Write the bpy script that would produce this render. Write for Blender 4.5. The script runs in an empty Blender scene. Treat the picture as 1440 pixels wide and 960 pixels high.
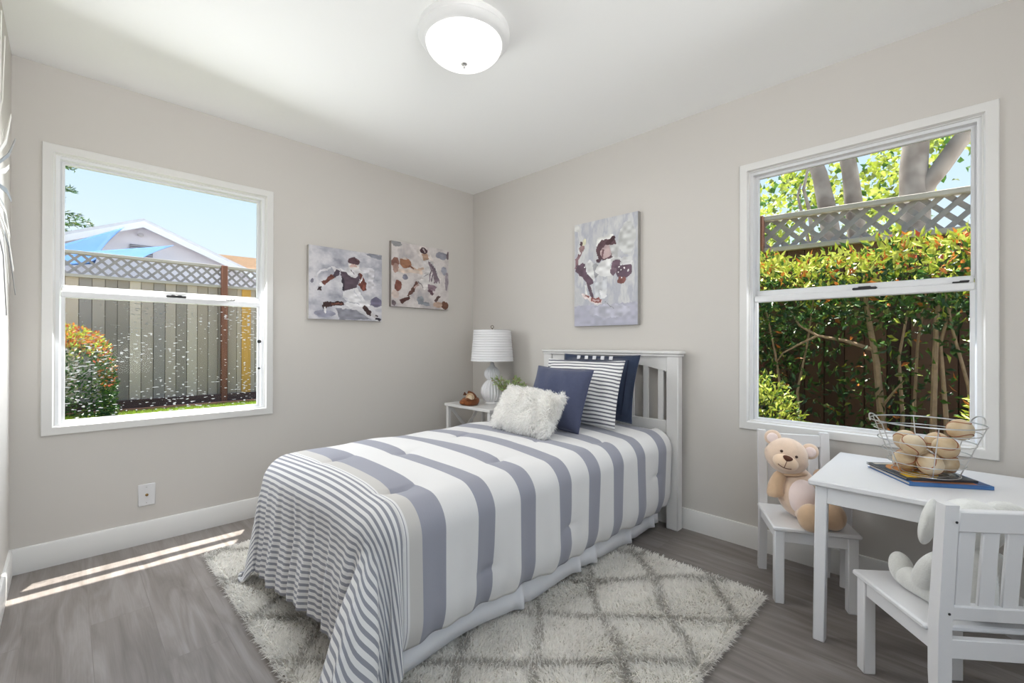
import bpy, bmesh, math, random
import numpy as np
from mathutils import Vector, Matrix, Euler
random.seed(7); rng = np.random.default_rng(11)
SC = bpy.context.scene; COL = SC.collection
PI = math.pi; R = math.radians

# ------------------------------------------------------------------ camera, sky, sun, exposure
cam_d = bpy.data.cameras.new('camera'); cam = bpy.data.objects.new('camera', cam_d); COL.objects.link(cam)
cam.location = (-2.6145, -3.1463, 1.0937)
YAW, PITCH, ROLL = R(45.3028), R(0.166), R(0.162)
fw = Vector((math.cos(YAW)*math.cos(PITCH), math.sin(YAW)*math.cos(PITCH), math.sin(PITCH)))
rt = Vector((math.sin(YAW), -math.cos(YAW), 0)); up = rt.cross(fw)
r2 = rt*math.cos(ROLL) + up*math.sin(ROLL); u2 = -rt*math.sin(ROLL) + up*math.cos(ROLL)
cam.rotation_euler = Matrix((r2, u2, -fw)).transposed().to_euler()
cam_d.sensor_width = 36; cam_d.lens = 631.72/1440*36; cam_d.shift_y = -0.574/1440*-1
cam_d.clip_start = .02; cam_d.clip_end = 200
SC.camera = cam
SC.view_settings.view_transform = 'Standard'; SC.view_settings.look = 'None'
SC.view_settings.exposure = 0.57; SC.view_settings.gamma = 1.0; SC.view_settings.use_curve_mapping = False
cy = SC.cycles
cy.max_bounces = 10; cy.diffuse_bounces = 6; cy.transparent_max_bounces = 24; cy.sample_clamp_indirect = 6
cy.use_denoising = True

def lin(c):
    return tuple(((x/255)/12.92 if x/255 <= .04045 else ((x/255+.055)/1.055)**2.4) for x in c)

GND_FILL = 3.3        # fill light added from the world's lower half to lift the ceiling
W = bpy.data.worlds.new('sky'); SC.world = W; W.use_nodes = True
wn = W.node_tree.nodes; wl = W.node_tree.links; wn.clear()
wo = wn.new('ShaderNodeOutputWorld'); wb = wn.new('ShaderNodeBackground')
wt = wn.new('ShaderNodeTexCoord'); ws = wn.new('ShaderNodeSeparateXYZ'); wr = wn.new('ShaderNodeValToRGB')
wl.new(wt.outputs['Generated'], ws.inputs[0])
mr = wn.new('ShaderNodeMapRange'); mr.inputs[1].default_value = -1; mr.inputs[2].default_value = 1
wl.new(ws.outputs[2], mr.inputs[0]); wl.new(mr.outputs[0], wr.inputs[0])
els = wr.color_ramp.elements
els[0].position = 0.0; els[0].color = (GND_FILL*.98, GND_FILL, GND_FILL*1.0, 1)
els[1].position = 1.0; els[1].color = (.42, .66, 1.0, 1)
for p, c in ((.49, (GND_FILL, GND_FILL, GND_FILL*.98)), (.502, (.90, .94, .97)), (.56, (.78, .89, .985)), (.64, (.62, .81, .98))):
    e = els.new(p); e.color = (*c, 1)
wl.new(wr.outputs[0], wb.inputs[0]); wb.inputs[1].default_value = 1.95
wl.new(wb.outputs[0], wo.inputs[0])

sun_d = bpy.data.lights.new('sun', 'SUN'); sun = bpy.data.objects.new('sun', sun_d); COL.objects.link(sun)
sun.rotation_euler = Vector((.116, .232, 1)).to_track_quat('Z', 'Y').to_euler()
sun_d.energy = 25.0; sun_d.angle = R(.53); sun_d.color = (1, .96, .88)

def area(name, loc, aim, sx, sy, power, color=(1, 1, 1)):
    d = bpy.data.lights.new(name, 'AREA'); d.shape = 'RECTANGLE'; d.size = sx; d.size_y = sy; d.energy = power; d.color = color
    o = bpy.data.objects.new(name, d); COL.objects.link(o); o.location = loc
    o.rotation_euler = (-Vector(aim)).to_track_quat('Z', 'Y').to_euler()
    o.visible_camera = False; o.visible_glossy = False
    return o
# daylight through the two windows (skylight that the small panes bring in)
area('window_daylight', (-2.19, -.03, 1.35), (0.15, -1, -.42), .92, 1.28, 23, (.93, .97, 1))
area('window_daylight', (-.03, -2.76, 1.35), (-1, .1, -.45), .84, 1.28, 6, (.95, .98, 1))

# ------------------------------------------------------------------ helpers
class MB:
    def __init__(s): s.v = []; s.f = []; s.uv = {}
    def add(s, V, F, M=None):
        o = len(s.v)
        if M is not None: V = [M @ Vector(p) for p in V]
        s.v.extend([tuple(p) for p in V]); s.f.extend([tuple(i+o for i in f) for f in F]); return s
    def box(s, c, d, b=.003, M=None):
        hx, hy, hz = d[0]/2, d[1]/2, d[2]/2; b = min(b, hx*.9, hy*.9, hz*.9)
        V = []; idx = {}
        for sx in (-1, 1):
            for sy in (-1, 1):
                for sz in (-1, 1):
                    idx[(sx, sy, sz)] = len(V)
                    V += [(c[0]+sx*hx, c[1]+sy*(hy-b), c[2]+sz*(hz-b)), (c[0]+sx*(hx-b), c[1]+sy*hy, c[2]+sz*(hz-b)), (c[0]+sx*(hx-b), c[1]+sy*(hy-b), c[2]+sz*hz)]
        F = []
        for ax in range(3):
            o = [a for a in range(3) if a != ax]
            for sg in (-1, 1):
                q = []
                for p, r in ((-1, -1), (1, -1), (1, 1), (-1, 1)):
                    k = [0, 0, 0]; k[ax] = sg; k[o[0]] = p; k[o[1]] = r; q.append(idx[tuple(k)]+ax)
                F.append(q)
            for p in (-1, 1):
                for r in (-1, 1):
                    k0 = [0, 0, 0]; k0[o[0]] = p; k0[o[1]] = r; k1 = list(k0); k0[ax] = -1; k1[ax] = 1
                    F.append((idx[tuple(k0)]+o[0], idx[tuple(k1)]+o[0], idx[tuple(k1)]+o[1], idx[tuple(k0)]+o[1]))
        for k, i in idx.items(): F.append((i, i+1, i+2))
        return s.add(V, F, M)
    def bar(s, a, b, w, d, bev=.003, side=Vector((1, 0, 0))):
        a, b = Vector(a), Vector(b); z = (b-a).normalized(); x = (side - z*side.dot(z)).normalized(); y = z.cross(x)
        M = Matrix(((x.x, y.x, z.x, 0), (x.y, y.y, z.y, 0), (x.z, y.z, z.z, 0), (0, 0, 0, 1))); M.translation = (a+b)/2
        return s.box((0, 0, 0), (w, d, (b-a).length), bev, M)
    def tube(s, pts, r, n=8, cap=True, closed=False):
        P = [Vector(p) for p in pts]; m = len(P); rs = r if hasattr(r, '__len__') else [r]*m
        V = []; F = []; prev = None
        for i in range(m):
            if closed: t = (P[(i+1) % m]-P[i-1]).normalized()
            else: t = (P[min(i+1, m-1)]-P[max(i-1, 0)]).normalized()
            if prev is None:
                a = Vector((0, 0, 1)) if abs(t.z) < .9 else Vector((1, 0, 0)); x = a.cross(t).normalized()
            else:
                x = (prev - t*prev.dot(t)).normalized()
            prev = x; y = t.cross(x)
            for k in range(n):
                g = 2*PI*k/n; V.append(P[i]+x*math.cos(g)*rs[i]+y*math.sin(g)*rs[i])
        for i in range(m if closed else m-1):
            j = (i+1) % m
            for k in range(n): F.append((i*n+k, i*n+(k+1) % n, j*n+(k+1) % n, j*n+k))
        if cap and not closed: F += [tuple(range(n))[::-1], tuple((m-1)*n+k for k in range(n))]
        return s.add(V, F)
    def lathe(s, prof, n=32, c=(0, 0, 0), flute=0, nf=0, M=None):
        V = []; F = []; m = len(prof)
        for (r, z, *fl) in prof:
            a = fl[0] if fl else 0
            for k in range(n):
                g = 2*PI*k/n; rr = r*(1+a*(abs(math.cos(g*nf/2))-.6)) if nf else r
                V.append((c[0]+rr*math.cos(g), c[1]+rr*math.sin(g), c[2]+z))
        for i in range(m-1):
            for k in range(n): F.append((i*n+k, i*n+(k+1) % n, (i+1)*n+(k+1) % n, (i+1)*n+k))
        if prof[0][0] > 1e-5: F.append(tuple(range(n))[::-1])
        if prof[-1][0] > 1e-5: F.append(tuple((m-1)*n+k for k in range(n)))
        return s.add(V, F, M)
    def ell(s, c, r, n=20, m=14, M=None, fn=None):
        V = [(0, 0, -1)]; F = []
        for i in range(1, m):
            p = -PI/2+PI*i/m
            for k in range(n): g = 2*PI*k/n; V.append((math.cos(p)*math.cos(g), math.cos(p)*math.sin(g), math.sin(p)))
        V.append((0, 0, 1)); T = len(V)-1
        for k in range(n):
            F.append((0, 1+(k+1) % n, 1+k)); F.append((T, 1+(m-2)*n+k, 1+(m-2)*n+(k+1) % n))
        for i in range(m-2):
            for k in range(n): F.append((1+i*n+k, 1+i*n+(k+1) % n, 1+(i+1)*n+(k+1) % n, 1+(i+1)*n+k))
        if fn: V = [fn(*p) for p in V]
        V = [Vector((p[0]*r[0], p[1]*r[1], p[2]*r[2])) for p in V]
        if M is not None: V = [M @ p for p in V]
        V = [p+Vector(c) for p in V]
        return s.add(V, F)
    def prism(s, poly, d0, d1, ax=1):
        n = len(poly)
        def P(p, d): return (p[0], d, p[1]) if ax == 1 else ((d, p[0], p[1]) if ax == 0 else (p[0], p[1], d))
        V = [P(p, d0) for p in poly]+[P(p, d1) for p in poly]
        F = [tuple(range(n)), tuple(range(2*n-1, n-1, -1))]+[(i, (i+1) % n, n+(i+1) % n, n+i) for i in range(n)]
        return s.add(V, F)

def mk(name, mb, mat, parent=None, smooth=True, recalc=True, angle=40, merge=False):
    me = bpy.data.meshes.new(name)
    if isinstance(mb, MB): me.from_pydata(mb.v, [], mb.f)
    else: me.from_pydata(mb[0], [], mb[1])
    if recalc or merge:
        bm = bmesh.new(); bm.from_mesh(me)
        if merge: bmesh.ops.remove_doubles(bm, verts=bm.verts, dist=1e-5)
        bmesh.ops.recalc_face_normals(bm, faces=bm.faces); bm.to_mesh(me); bm.free()
    if smooth:
        me.polygons.foreach_set('use_smooth', [True]*len(me.polygons)); me.set_sharp_from_angle(angle=R(angle))
    me.materials.append(mat)
    o = bpy.data.objects.new(name, me); COL.objects.link(o)
    if parent is not None: o.parent = parent
    return o
def tag(o, label=None, cat=None, group=None, kind=None):
    if label: o['label'] = label
    if cat: o['category'] = cat
    if group: o['group'] = group
    if kind: o['kind'] = kind
    return o
def thing(name, label=None, cat=None, loc=(0, 0, 0), rz=0, group=None, kind=None):
    o = bpy.data.objects.new(name, None); COL.objects.link(o); o.empty_display_size = .05
    o.location = loc; o.rotation_euler = (0, 0, rz)
    return tag(o, label, cat, group, kind)
def copy_tree(o, parent=None):
    c = o.copy(); COL.objects.link(c)
    if parent is not None: c.parent = parent
    for ch in list(o.children): copy_tree(ch, c)
    return c

# materials ---------------------------------------------------------------
def mat(name, col, rough=.5, noise=0, nscale=20, bump=0, bscale=200, metal=0, sheen=0, spec=.5, col2=None, stretch=None, emit=0, coat=0):
    m = bpy.data.materials.new(name); m.use_nodes = True; nt = m.node_tree; n = nt.nodes; l = nt.links
    b = n['Principled BSDF']; b.inputs['Base Color'].default_value = (*col, 1); b.inputs['Roughness'].default_value = rough
    b.inputs['Metallic'].default_value = metal; b.inputs['Specular IOR Level'].default_value = spec
    if sheen: b.inputs['Sheen Weight'].default_value = sheen
    if coat: b.inputs['Coat Weight'].default_value = coat
    tc = n.new('ShaderNodeTexCoord'); mp = n.new('ShaderNodeMapping'); l.new(tc.outputs['Object'], mp.inputs[0])
    if stretch: mp.inputs['Scale'].default_value = stretch
    if noise or col2:
        t = n.new('ShaderNodeTexNoise'); t.inputs['Scale'].default_value = nscale; t.inputs['Detail'].default_value = 5
        l.new(mp.outputs[0], t.inputs['Vector'])
        cr = n.new('ShaderNodeValToRGB'); l.new(t.outputs[0], cr.inputs[0])
        c2 = col2 or tuple(max(0, x*(1-noise)) for x in col)
        cr.color_ramp.elements[0].position = .3; cr.color_ramp.elements[0].color = (*c2, 1)
        cr.color_ramp.elements[1].position = .7; cr.color_ramp.elements[1].color = (*col, 1)
        l.new(cr.outputs[0], b.inputs['Base Color'])
    if bump:
        t2 = n.new('ShaderNodeTexNoise'); t2.inputs['Scale'].default_value = bscale; t2.inputs['Detail'].default_value = 3
        l.new(mp.outputs[0], t2.inputs['Vector'])
        bp = n.new('ShaderNodeBump'); bp.inputs['Strength'].default_value = bump; bp.inputs['Distance'].default_value = .004
        l.new(t2.outputs[0], bp.inputs['Height']); l.new(bp.outputs[0], b.inputs['Normal'])
    if emit:
        b.inputs['Emission Color'].default_value = (*col, 1); b.inputs['Emission Strength'].default_value = emit
    return m
def attr_mat(name, rough=.6, trans=0, bump=0, bscale=200, sheen=0, spec=.3, gloss=0):
    m = bpy.data.materials.new(name); m.use_nodes = True; nt = m.node_tree; n = nt.nodes; l = nt.links
    b = n['Principled BSDF']; b.inputs['Roughness'].default_value = rough; b.inputs['Specular IOR Level'].default_value = spec
    if sheen: b.inputs['Sheen Weight'].default_value = sheen
    a = n.new('ShaderNodeAttribute'); a.attribute_name = 'Col'; l.new(a.outputs['Color'], b.inputs['Base Color'])
    if bump:
        t2 = n.new('ShaderNodeTexNoise'); t2.inputs['Scale'].default_value = bscale
        bp = n.new('ShaderNodeBump'); bp.inputs['Strength'].default_value = bump; bp.inputs['Distance'].default_value = .003
        l.new(t2.outputs[0], bp.inputs['Height']); l.new(bp.outputs[0], b.inputs['Normal'])
    if trans:
        tr = n.new('ShaderNodeBsdfTranslucent'); l.new(a.outputs['Color'], tr.inputs[0]); mx = n.new('ShaderNodeMixShader'); mx.inputs[0].default_value = trans
        l.new(b.outputs[0], mx.inputs[1]); l.new(tr.outputs[0], mx.inputs[2]); l.new(mx.outputs[0], n['Material Output'].inputs[0])
    return m
def set_col(o, cols):
    me = o.data; a = me.color_attributes.new('Col', 'FLOAT_COLOR', 'POINT')
    c = np.ones((len(me.vertices), 4), np.float32); c[:, :3] = cols; a.data.foreach_set('color', c.ravel())

M_wall = mat('wall_paint', lin((206, 202, 197)), .75, bump=.05, bscale=300, spec=.3)
M_ceil = mat('ceiling_paint', lin((247, 247, 246)), .85, bump=.04, bscale=250, spec=.2)
M_trim = mat('trim_paint', lin((222, 221, 219)), .35)
M_vinyl = mat('window_vinyl', lin((225, 226, 228)), .35)
M_white = mat('white_lacquer', lin((222, 222, 224)), .35)
M_bedwhite = mat('bed_lacquer', lin((218, 217, 216)), .38)
M_black = mat('black_plastic', (.02, .02, .022), .4)
M_chrome = mat('chrome_wire', (.62, .62, .62), .28, metal=1)
M_nickel = mat('brushed_nickel', (.6, .6, .6), .35, metal=1)

def floor_mat():
    m = bpy.data.materials.new('vinyl_planks'); m.use_nodes = True; n = m.node_tree.nodes; l = m.node_tree.links; b = n['Principled BSDF']
    tc = n.new('ShaderNodeTexCoord'); mp = n.new('ShaderNodeMapping'); mp.inputs['Rotation'].default_value = (0, 0, PI/2); l.new(tc.outputs['Object'], mp.inputs[0])
    br = n.new('ShaderNodeTexBrick'); br.inputs['Scale'].default_value = 1; br.inputs['Brick Width'].default_value = 1.22; br.inputs['Row Height'].default_value = .182
    br.inputs['Mortar Size'].default_value = .0012; br.inputs['Mortar Smooth'].default_value = .3; br.offset = .37
    br.inputs['Color1'].default_value = (0, 0, 0, 1); br.inputs['Color2'].default_value = (1, 1, 1, 1); br.inputs['Mortar'].default_value = (.5, .5, .5, 1); br.inputs['Bias'].default_value = 0
    l.new(mp.outputs[0], br.inputs[0])
    # per-plank shift of the grain
    ad = n.new('ShaderNodeVectorMath'); ad.operation = 'MULTIPLY_ADD'; ad.inputs[1].default_value = (3, 7, 5); l.new(br.outputs['Color'], ad.inputs[0]); l.new(mp.outputs[0], ad.inputs[2])
    m2 = n.new('ShaderNodeMapping'); m2.inputs['Scale'].default_value = (.8, 6.5, 1); l.new(ad.outputs[0], m2.inputs[0])
    g = n.new('ShaderNodeTexNoise'); g.inputs['Scale'].default_value = 2.2; g.inputs['Detail'].default_value = 7; g.inputs['Distortion'].default_value = 1.6; l.new(m2.outputs[0], g.inputs[0])
    m3 = n.new('ShaderNodeMapping'); m3.inputs['Scale'].default_value = (1.5, 60, 1); l.new(ad.outputs[0], m3.inputs[0])
    g2 = n.new('ShaderNodeTexNoise'); g2.inputs['Scale'].default_value = 4; g2.inputs['Detail'].default_value = 4; l.new(m3.outputs[0], g2.inputs[0])
    mx = n.new('ShaderNodeMath'); mx.operation = 'MULTIPLY_ADD'; mx.inputs[1].default_value = .22; l.new(g2.outputs[0], mx.inputs[0]); l.new(g.outputs[0], mx.inputs[2])
    bw = n.new('ShaderNodeMath'); bw.operation = 'MULTIPLY_ADD'; bw.inputs[1].default_value = .07; l.new(br.outputs['Color'], bw.inputs[0]); l.new(mx.outputs[0], bw.inputs[2])
    cr = n.new('ShaderNodeValToRGB'); l.new(bw.outputs[0], cr.inputs[0])
    e = cr.color_ramp.elements; e[0].position = .36; e[0].color = (*lin((104, 97, 92)), 1); e[1].position = .92; e[1].color = (*lin((146, 140, 137)), 1)
    k = e.new(.66); k.color = (*lin((126, 119, 115)), 1)
    dk = n.new('ShaderNodeMix'); dk.data_type = 'RGBA'; dk.inputs[7].default_value = (*lin((92, 86, 82)), 1); l.new(cr.outputs[0], dk.inputs[6])
    fm = n.new('ShaderNodeMath'); fm.operation = 'MULTIPLY'; fm.inputs[1].default_value = .35; l.new(br.outputs['Fac'], fm.inputs[0]); l.new(fm.outputs[0], dk.inputs[0])
    l.new(dk.outputs[2], b.inputs['Base Color']); b.inputs['Roughness'].default_value = .42; b.inputs['Specular IOR Level'].default_value = .45
    bp = n.new('ShaderNodeBump'); bp.inputs['Strength'].default_value = .08; bp.inputs['Distance'].default_value = .003; l.new(g2.outputs[0], bp.inputs['Height']); l.new(bp.outputs[0], b.inputs['Normal'])
    return m
M_floor = floor_mat()

def glass_mat(name, dirt=False):
    m = bpy.data.materials.new(name); m.use_nodes = True; n = m.node_tree.nodes; l = m.node_tree.links; n.clear()
    out = n.new('ShaderNodeOutputMaterial'); tr = n.new('ShaderNodeBsdfTransparent'); tr.inputs[0].default_value = (.622, .625, .625, 1)
    gl = n.new('ShaderNodeBsdfGlossy'); gl.inputs['Roughness'].default_value = .02
    mx = n.new('ShaderNodeMixShader'); mx.inputs[0].default_value = .004; l.new(tr.outputs[0], mx.inputs[1]); l.new(gl.outputs[0], mx.inputs[2])
    last = mx
    if dirt:
        tc = n.new('ShaderNodeTexCoord'); mp = n.new('ShaderNodeMapping'); mp.inputs['Scale'].default_value = (48, 1, 150); l.new(tc.outputs['Object'], mp.inputs[0])
        t = n.new('ShaderNodeTexNoise'); t.inputs['Scale'].default_value = 1; t.inputs['Detail'].default_value = 0; l.new(mp.outputs[0], t.inputs[0])
        m2 = n.new('ShaderNodeMapping'); m2.inputs['Scale'].default_value = (3.4, 1, 4.5); l.new(tc.outputs['Object'], m2.inputs[0])
        t2 = n.new('ShaderNodeTexNoise'); t2.inputs['Scale'].default_value = 1; l.new(m2.outputs[0], t2.inputs[0])
        a = n.new('ShaderNodeMath'); a.operation = 'MULTIPLY_ADD'; a.inputs[1].default_value = .55; l.new(t2.outputs[0], a.inputs[0]); l.new(t.outputs[0], a.inputs[2])
        cr = n.new('ShaderNodeValToRGB'); cr.color_ramp.elements[0].position = .995; cr.color_ramp.elements[1].position = 1.03; l.new(a.outputs[0], cr.inputs[0])
        df = n.new('ShaderNodeBsdfDiffuse'); df.inputs[0].default_value = (.6, .6, .6, 1); tl = n.new('ShaderNodeBsdfTranslucent'); tl.inputs[0].default_value = (.15, .15, .15, 1)
        m3 = n.new('ShaderNodeMixShader'); m3.inputs[0].default_value = .7; l.new(df.outputs[0], m3.inputs[1]); l.new(tl.outputs[0], m3.inputs[2])
        m4 = n.new('ShaderNodeMixShader'); l.new(cr.outputs[0], m4.inputs[0]); l.new(mx.outputs[0], m4.inputs[1]); l.new(m3.outputs[0], m4.inputs[2]); last = m4
    l.new(last.outputs[0], out.inputs[0]); return m
M_glass = glass_mat('window_glass'); M_glass_dirty = glass_mat('spotted_window_glass', True)

# ------------------------------------------------------------------ room shell
H = 2.44; XL = -2.806; YB = -4.1; T = .115
fl = MB().box((XL/2, YB/2, -.06), (-XL+2*T, -YB+2*T, .12), .001); mk('floor', fl, M_floor, smooth=False)['kind'] = 'structure'
ce = MB().box((XL/2, YB/2, H+.06), (-XL+2*T, -YB+2*T, .12), .001); mk('ceiling', ce, M_ceil, smooth=False)['kind'] = 'structure'
W1 = (-2.663, -1.717, .68, 2.02)      # opening of the left window (x0, x1, z0, z1)
W2 = (-3.197, -2.320, .678, 2.02)     # opening of the right window (y0, y1, z0, z1)
def raw(mb, x0, x1, y0, y1, z0, z1): return mb.box(((x0+x1)/2, (y0+y1)/2, (z0+z1)/2), (x1-x0, y1-y0, z1-z0), 1e-4)
m = MB()
raw(m, XL-T, W1[0], 0, T, 0, H); raw(m, W1[1], T, 0, T, 0, H); raw(m, W1[0], W1[1], 0, T, 0, W1[2]); raw(m, W1[0], W1[1], 0, T, W1[3], H)
mk('wall_back', m, M_wall, smooth=False)['kind'] = 'structure'
m = MB()
raw(m, 0, T, W2[1], 0, 0, H); raw(m, 0, T, YB, W2[0], 0, H); raw(m, 0, T, W2[0], W2[1], 0, W2[2]); raw(m, 0, T, W2[0], W2[1], W2[3], H)
mk('wall_right', m, M_wall, smooth=False)['kind'] = 'structure'
m = MB(); raw(m, -1.85, T, YB-T, YB, 0, H); raw(m, XL-T, -1.85, YB-T, YB, 0, .70)
mk('wall_front', m, M_wall, smooth=False)['kind'] = 'structure'   # unseen wall behind the camera; left opening added to let fill light in
m = MB(); raw(m, XL-T, XL, YB, 0, 0, H); mk('wall_left', m, M_wall, smooth=False)['kind'] = 'structure'
def base_mb(L):   # along local x, out of the wall towards -y
    return MB().prism([(0, 0), (-.013, 0), (-.013, .110), (-.009, .118), (0, .12)], 0, L, 0)
b = mk('baseboard_back', MB().add([(p[0], p[1], p[2]) for p in base_mb(-XL).v], base_mb(1).f), M_trim); b.location = (XL, 0, 0); b['kind'] = 'structure'
b = mk('baseboard_right', base_mb(-YB), M_trim); b.location = (0, 0, 0); b.rotation_euler = (0, 0, -PI/2); b['kind'] = 'structure'
b = mk('baseboard_left', base_mb(-YB), M_trim); b.location = (XL, YB, 0); b.rotation_euler = (0, 0, PI/2); b['kind'] = 'structure'

# roof overhang outside
m = MB(); raw(m, XL-1.2, 1.2, T, T+.045, 2.50, 2.62); raw(m, XL-1.2, 1.2, 0, T+.05, 2.565, 2.62)
mk('trim_1', m, mat('eave_paint', lin((200, 196, 190)), .6), smooth=False)['kind'] = 'structure'
m = MB(); raw(m, T, T+.38, YB, .2, 2.58, 2.66)
mk('trim_2', m, bpy.data.materials['eave_paint'], smooth=False)['kind'] = 'structure'

def frame_sweep(rect, prof):
    """mitred rectangular frame; local x right, z up, y depth. prof: (outward offset from rect, y)"""
    x0, x1, z0, z1 = rect; V = []; n = len(prof)
    for cx, cz, sx, sz in ((x0, z0, -1, -1), (x1, z0, 1, -1), (x1, z1, 1, 1), (x0, z1, -1, 1)):
        for o, y in prof: V.append((cx+sx*o, y, cz+sz*o))
    F = []
    for c in range(4):
        d = (c+1) % 4
        for i in range(n): F.append((c*n+i, c*n+(i+1) % n, d*n+(i+1) % n, d*n+i))
    return MB().add(V, F)
def window(name, w, loc, rz, label, lock_x, vent_x, glass_low):
    """local frame: x along the wall to the right as seen from inside, y outwards"""
    root = thing(name, label, 'window', loc, rz, kind='structure'); hw, z0, z1 = w
    rect = (-hw, hw, z0, z1)
    mk('casing', frame_sweep(rect, [(-.002, -.004), (.004, -.017), (.040, -.014), (.043, -.010), (.043, .002), (-.002, .002)]), M_trim, root, angle=25)
    mk('jamb', frame_sweep(rect, [(-.006, -.002), (0, -.002), (0, .105), (-.006, .105)]), M_trim, root, angle=25)
    mk('window_frame', frame_sweep((-hw+.006, hw-.006, z0-.004, z1-.006), [(0, .008), (0, .088), (-.019, .088), (-.019, .053), (-.013, .048), (-.013, .012)]), M_vinyl, root, angle=25)
    ix = hw-.027; zb, zt = z0+.010, z1-.026; zm = 1.349
    us = mk('upper_sash', frame_sweep((-ix+.006, ix-.006, zm+.028, zt-.003), [(.008, .050), (.008, .073), (-.002, .073), (-.004, .061), (-.002, .050)]), M_vinyl, root, angle=25)
    mk('meeting_rail', MB().box((0, .060, zm+.016), (2*ix, .028, .028), .003), M_vinyl, us)
    mk('glass_pane', MB().box((0, .063, (zm+zt)/2+.012), (2*ix-.006, .004, zt-zm-.03), .0005), M_glass, us, smooth=False)
    ls = mk('lower_sash', frame_sweep((-ix+.009, ix-.009, zb+.009, zm-.030), [(.011, .022), (.011, .044), (-.002, .044), (-.004, .031), (-.002, .022)]), M_vinyl, root, angle=25)
    mk('meeting_rail', MB().box((0, .031, zm-.016), (2*ix+.006, .030, .033), .004), M_vinyl, ls)
    mk('glass_pane', MB().box((0, .033, (zm+zb)/2-.004), (2*ix-.010, .004, zm-zb-.034), .0005), glass_low, ls, smooth=False)
    lk = MB().box((lock_x, .024, zm+.004), (.092, .022, .012), .004).box((lock_x, .018, zm+.009), (.05, .014, .010), .004)
    tag(mk('sash_lock', lk, M_black, ls), 'black sash lock')
    tag(mk('vent_stop', MB().box((vent_x, .026, zm+.003), (.05, .018, .008), .003).box((vent_x+.012, .023, zm+.007), (.03, .01, .006), .002), M_black if name == 'window_2' else M_nickel, ls), 'small sash stop')
    if name == 'window_1':
        for zz, rr in ((1.10, .011), (.93, .007)):
            mk('latch_knob', MB().lathe([(rr*.6, 0), (rr, .004), (rr, .014), (rr*.5, .018)], 14, M=Matrix.Translation((ix-.006, .018, zz)) @ Matrix.Rotation(PI/2, 4, 'X')), M_black, ls)
    return root
c1 = (W1[0]+W1[1])/2
window('window_1', ((W1[1]-W1[0])/2, W1[2], W1[3]), (c1, 0, 0), 0, 'white window on the left wall, garden fence and blue shade sail outside', -2.174-c1, -1.906-c1, M_glass_dirty)
c2 = (W2[0]+W2[1])/2
window('window_2', ((W2[1]-W2[0])/2, W2[2], W2[3]), (0, c2, 0), -PI/2, 'white window on the right wall above the play table, hedge outside', -(-2.814-c2), -(-3.13-c2), M_glass)

# wall plate
t = thing('wall_plate', 'white wall plate with one brass socket under the left window', 'outlet', (-2.304, 0, .263))
mk('plate', MB().box((0, -.004, 0), (.074, .008, .118), .003), M_white, t)
mk('socket', MB().lathe([(.007, 0), (.007, .006), (.0045, .007), (.0045, .012), (.002, .012)], 12, M=Matrix.Translation((0, -.007, 0)) @ Matrix.Rotation(PI/2, 4, 'X')), mat('brass', (.35, .22, .08), .3, metal=1), t)
for zz in (-.042, .042): mk('screw', MB().lathe([(.0035, 0), (.003, .0015), (.0, .002)], 10, M=Matrix.Translation((0, -.0075, zz)) @ Matrix.Rotation(PI/2, 4, 'X')), M_nickel, t)

# ------------------------------------------------------------------ ceiling light
LX, LY = -1.40, -1.62
t = thing('ceiling_light', 'round flush-mount ceiling light with frosted glass dome', 'ceiling light', (LX, LY, H))
prof = [(.0, 0), (.195, 0), (.197, -.012), (.192, -.022), (.196, -.030), (.186, -.046), (.172, -.055), (.160, -.055), (.158, -.03), (0, -.03)]
mk('mount_ring', MB().lathe(prof, 64), mat('satin_white_metal', lin((226, 226, 226)), .3), t)
dome = [(.164*math.cos(a), -.052-.088*math.sin(a)) for a in np.linspace(0, PI/2, 16)]
def dome_mat():
    m = bpy.data.materials.new('lit_frosted_glass'); m.use_nodes = True; n = m.node_tree.nodes; l = m.node_tree.links; b = n['Principled BSDF']
    b.inputs['Base Color'].default_value = (.85, .85, .84, 1); b.inputs['Roughness'].default_value = .25; b.inputs['Emission Color'].default_value = (1, .985, .96, 1)
    tc = n.new('ShaderNodeTexCoord'); t_ = n.new('ShaderNodeTexNoise'); t_.inputs['Scale'].default_value = 9; t_.inputs['Detail'].default_value = 2; l.new(tc.outputs['Object'], t_.inputs[0])
    mr = n.new('ShaderNodeMapRange'); mr.inputs[1].default_value = .38; mr.inputs[2].default_value = .55; mr.inputs[3].default_value = .38; mr.inputs[4].default_value = .8
    l.new(t_.outputs[0], mr.inputs[0]); l.new(mr.outputs[0], b.inputs['Emission Strength']); return m
mk('glass_dome', MB().lathe(dome, 64), dome_mat(), t, recalc=True)
mk('finial', MB().lathe([(.012, -.136), (.013, -.142), (.006, -.148), (.004, -.152), (.005, -.157), (0, -.161)], 16), M_nickel, t)
ld = bpy.data.lights.new('bulb', 'AREA'); ld.shape = 'DISK'; ld.size = .30; ld.energy = 4.5; ld.color = (1, .97, .93)
lo = bpy.data.objects.new('bulb', ld); COL.objects.link(lo); lo.parent = t; lo.location = (0, 0, -.165); lo.visible_camera = False; lo.visible_glossy = False

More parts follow.
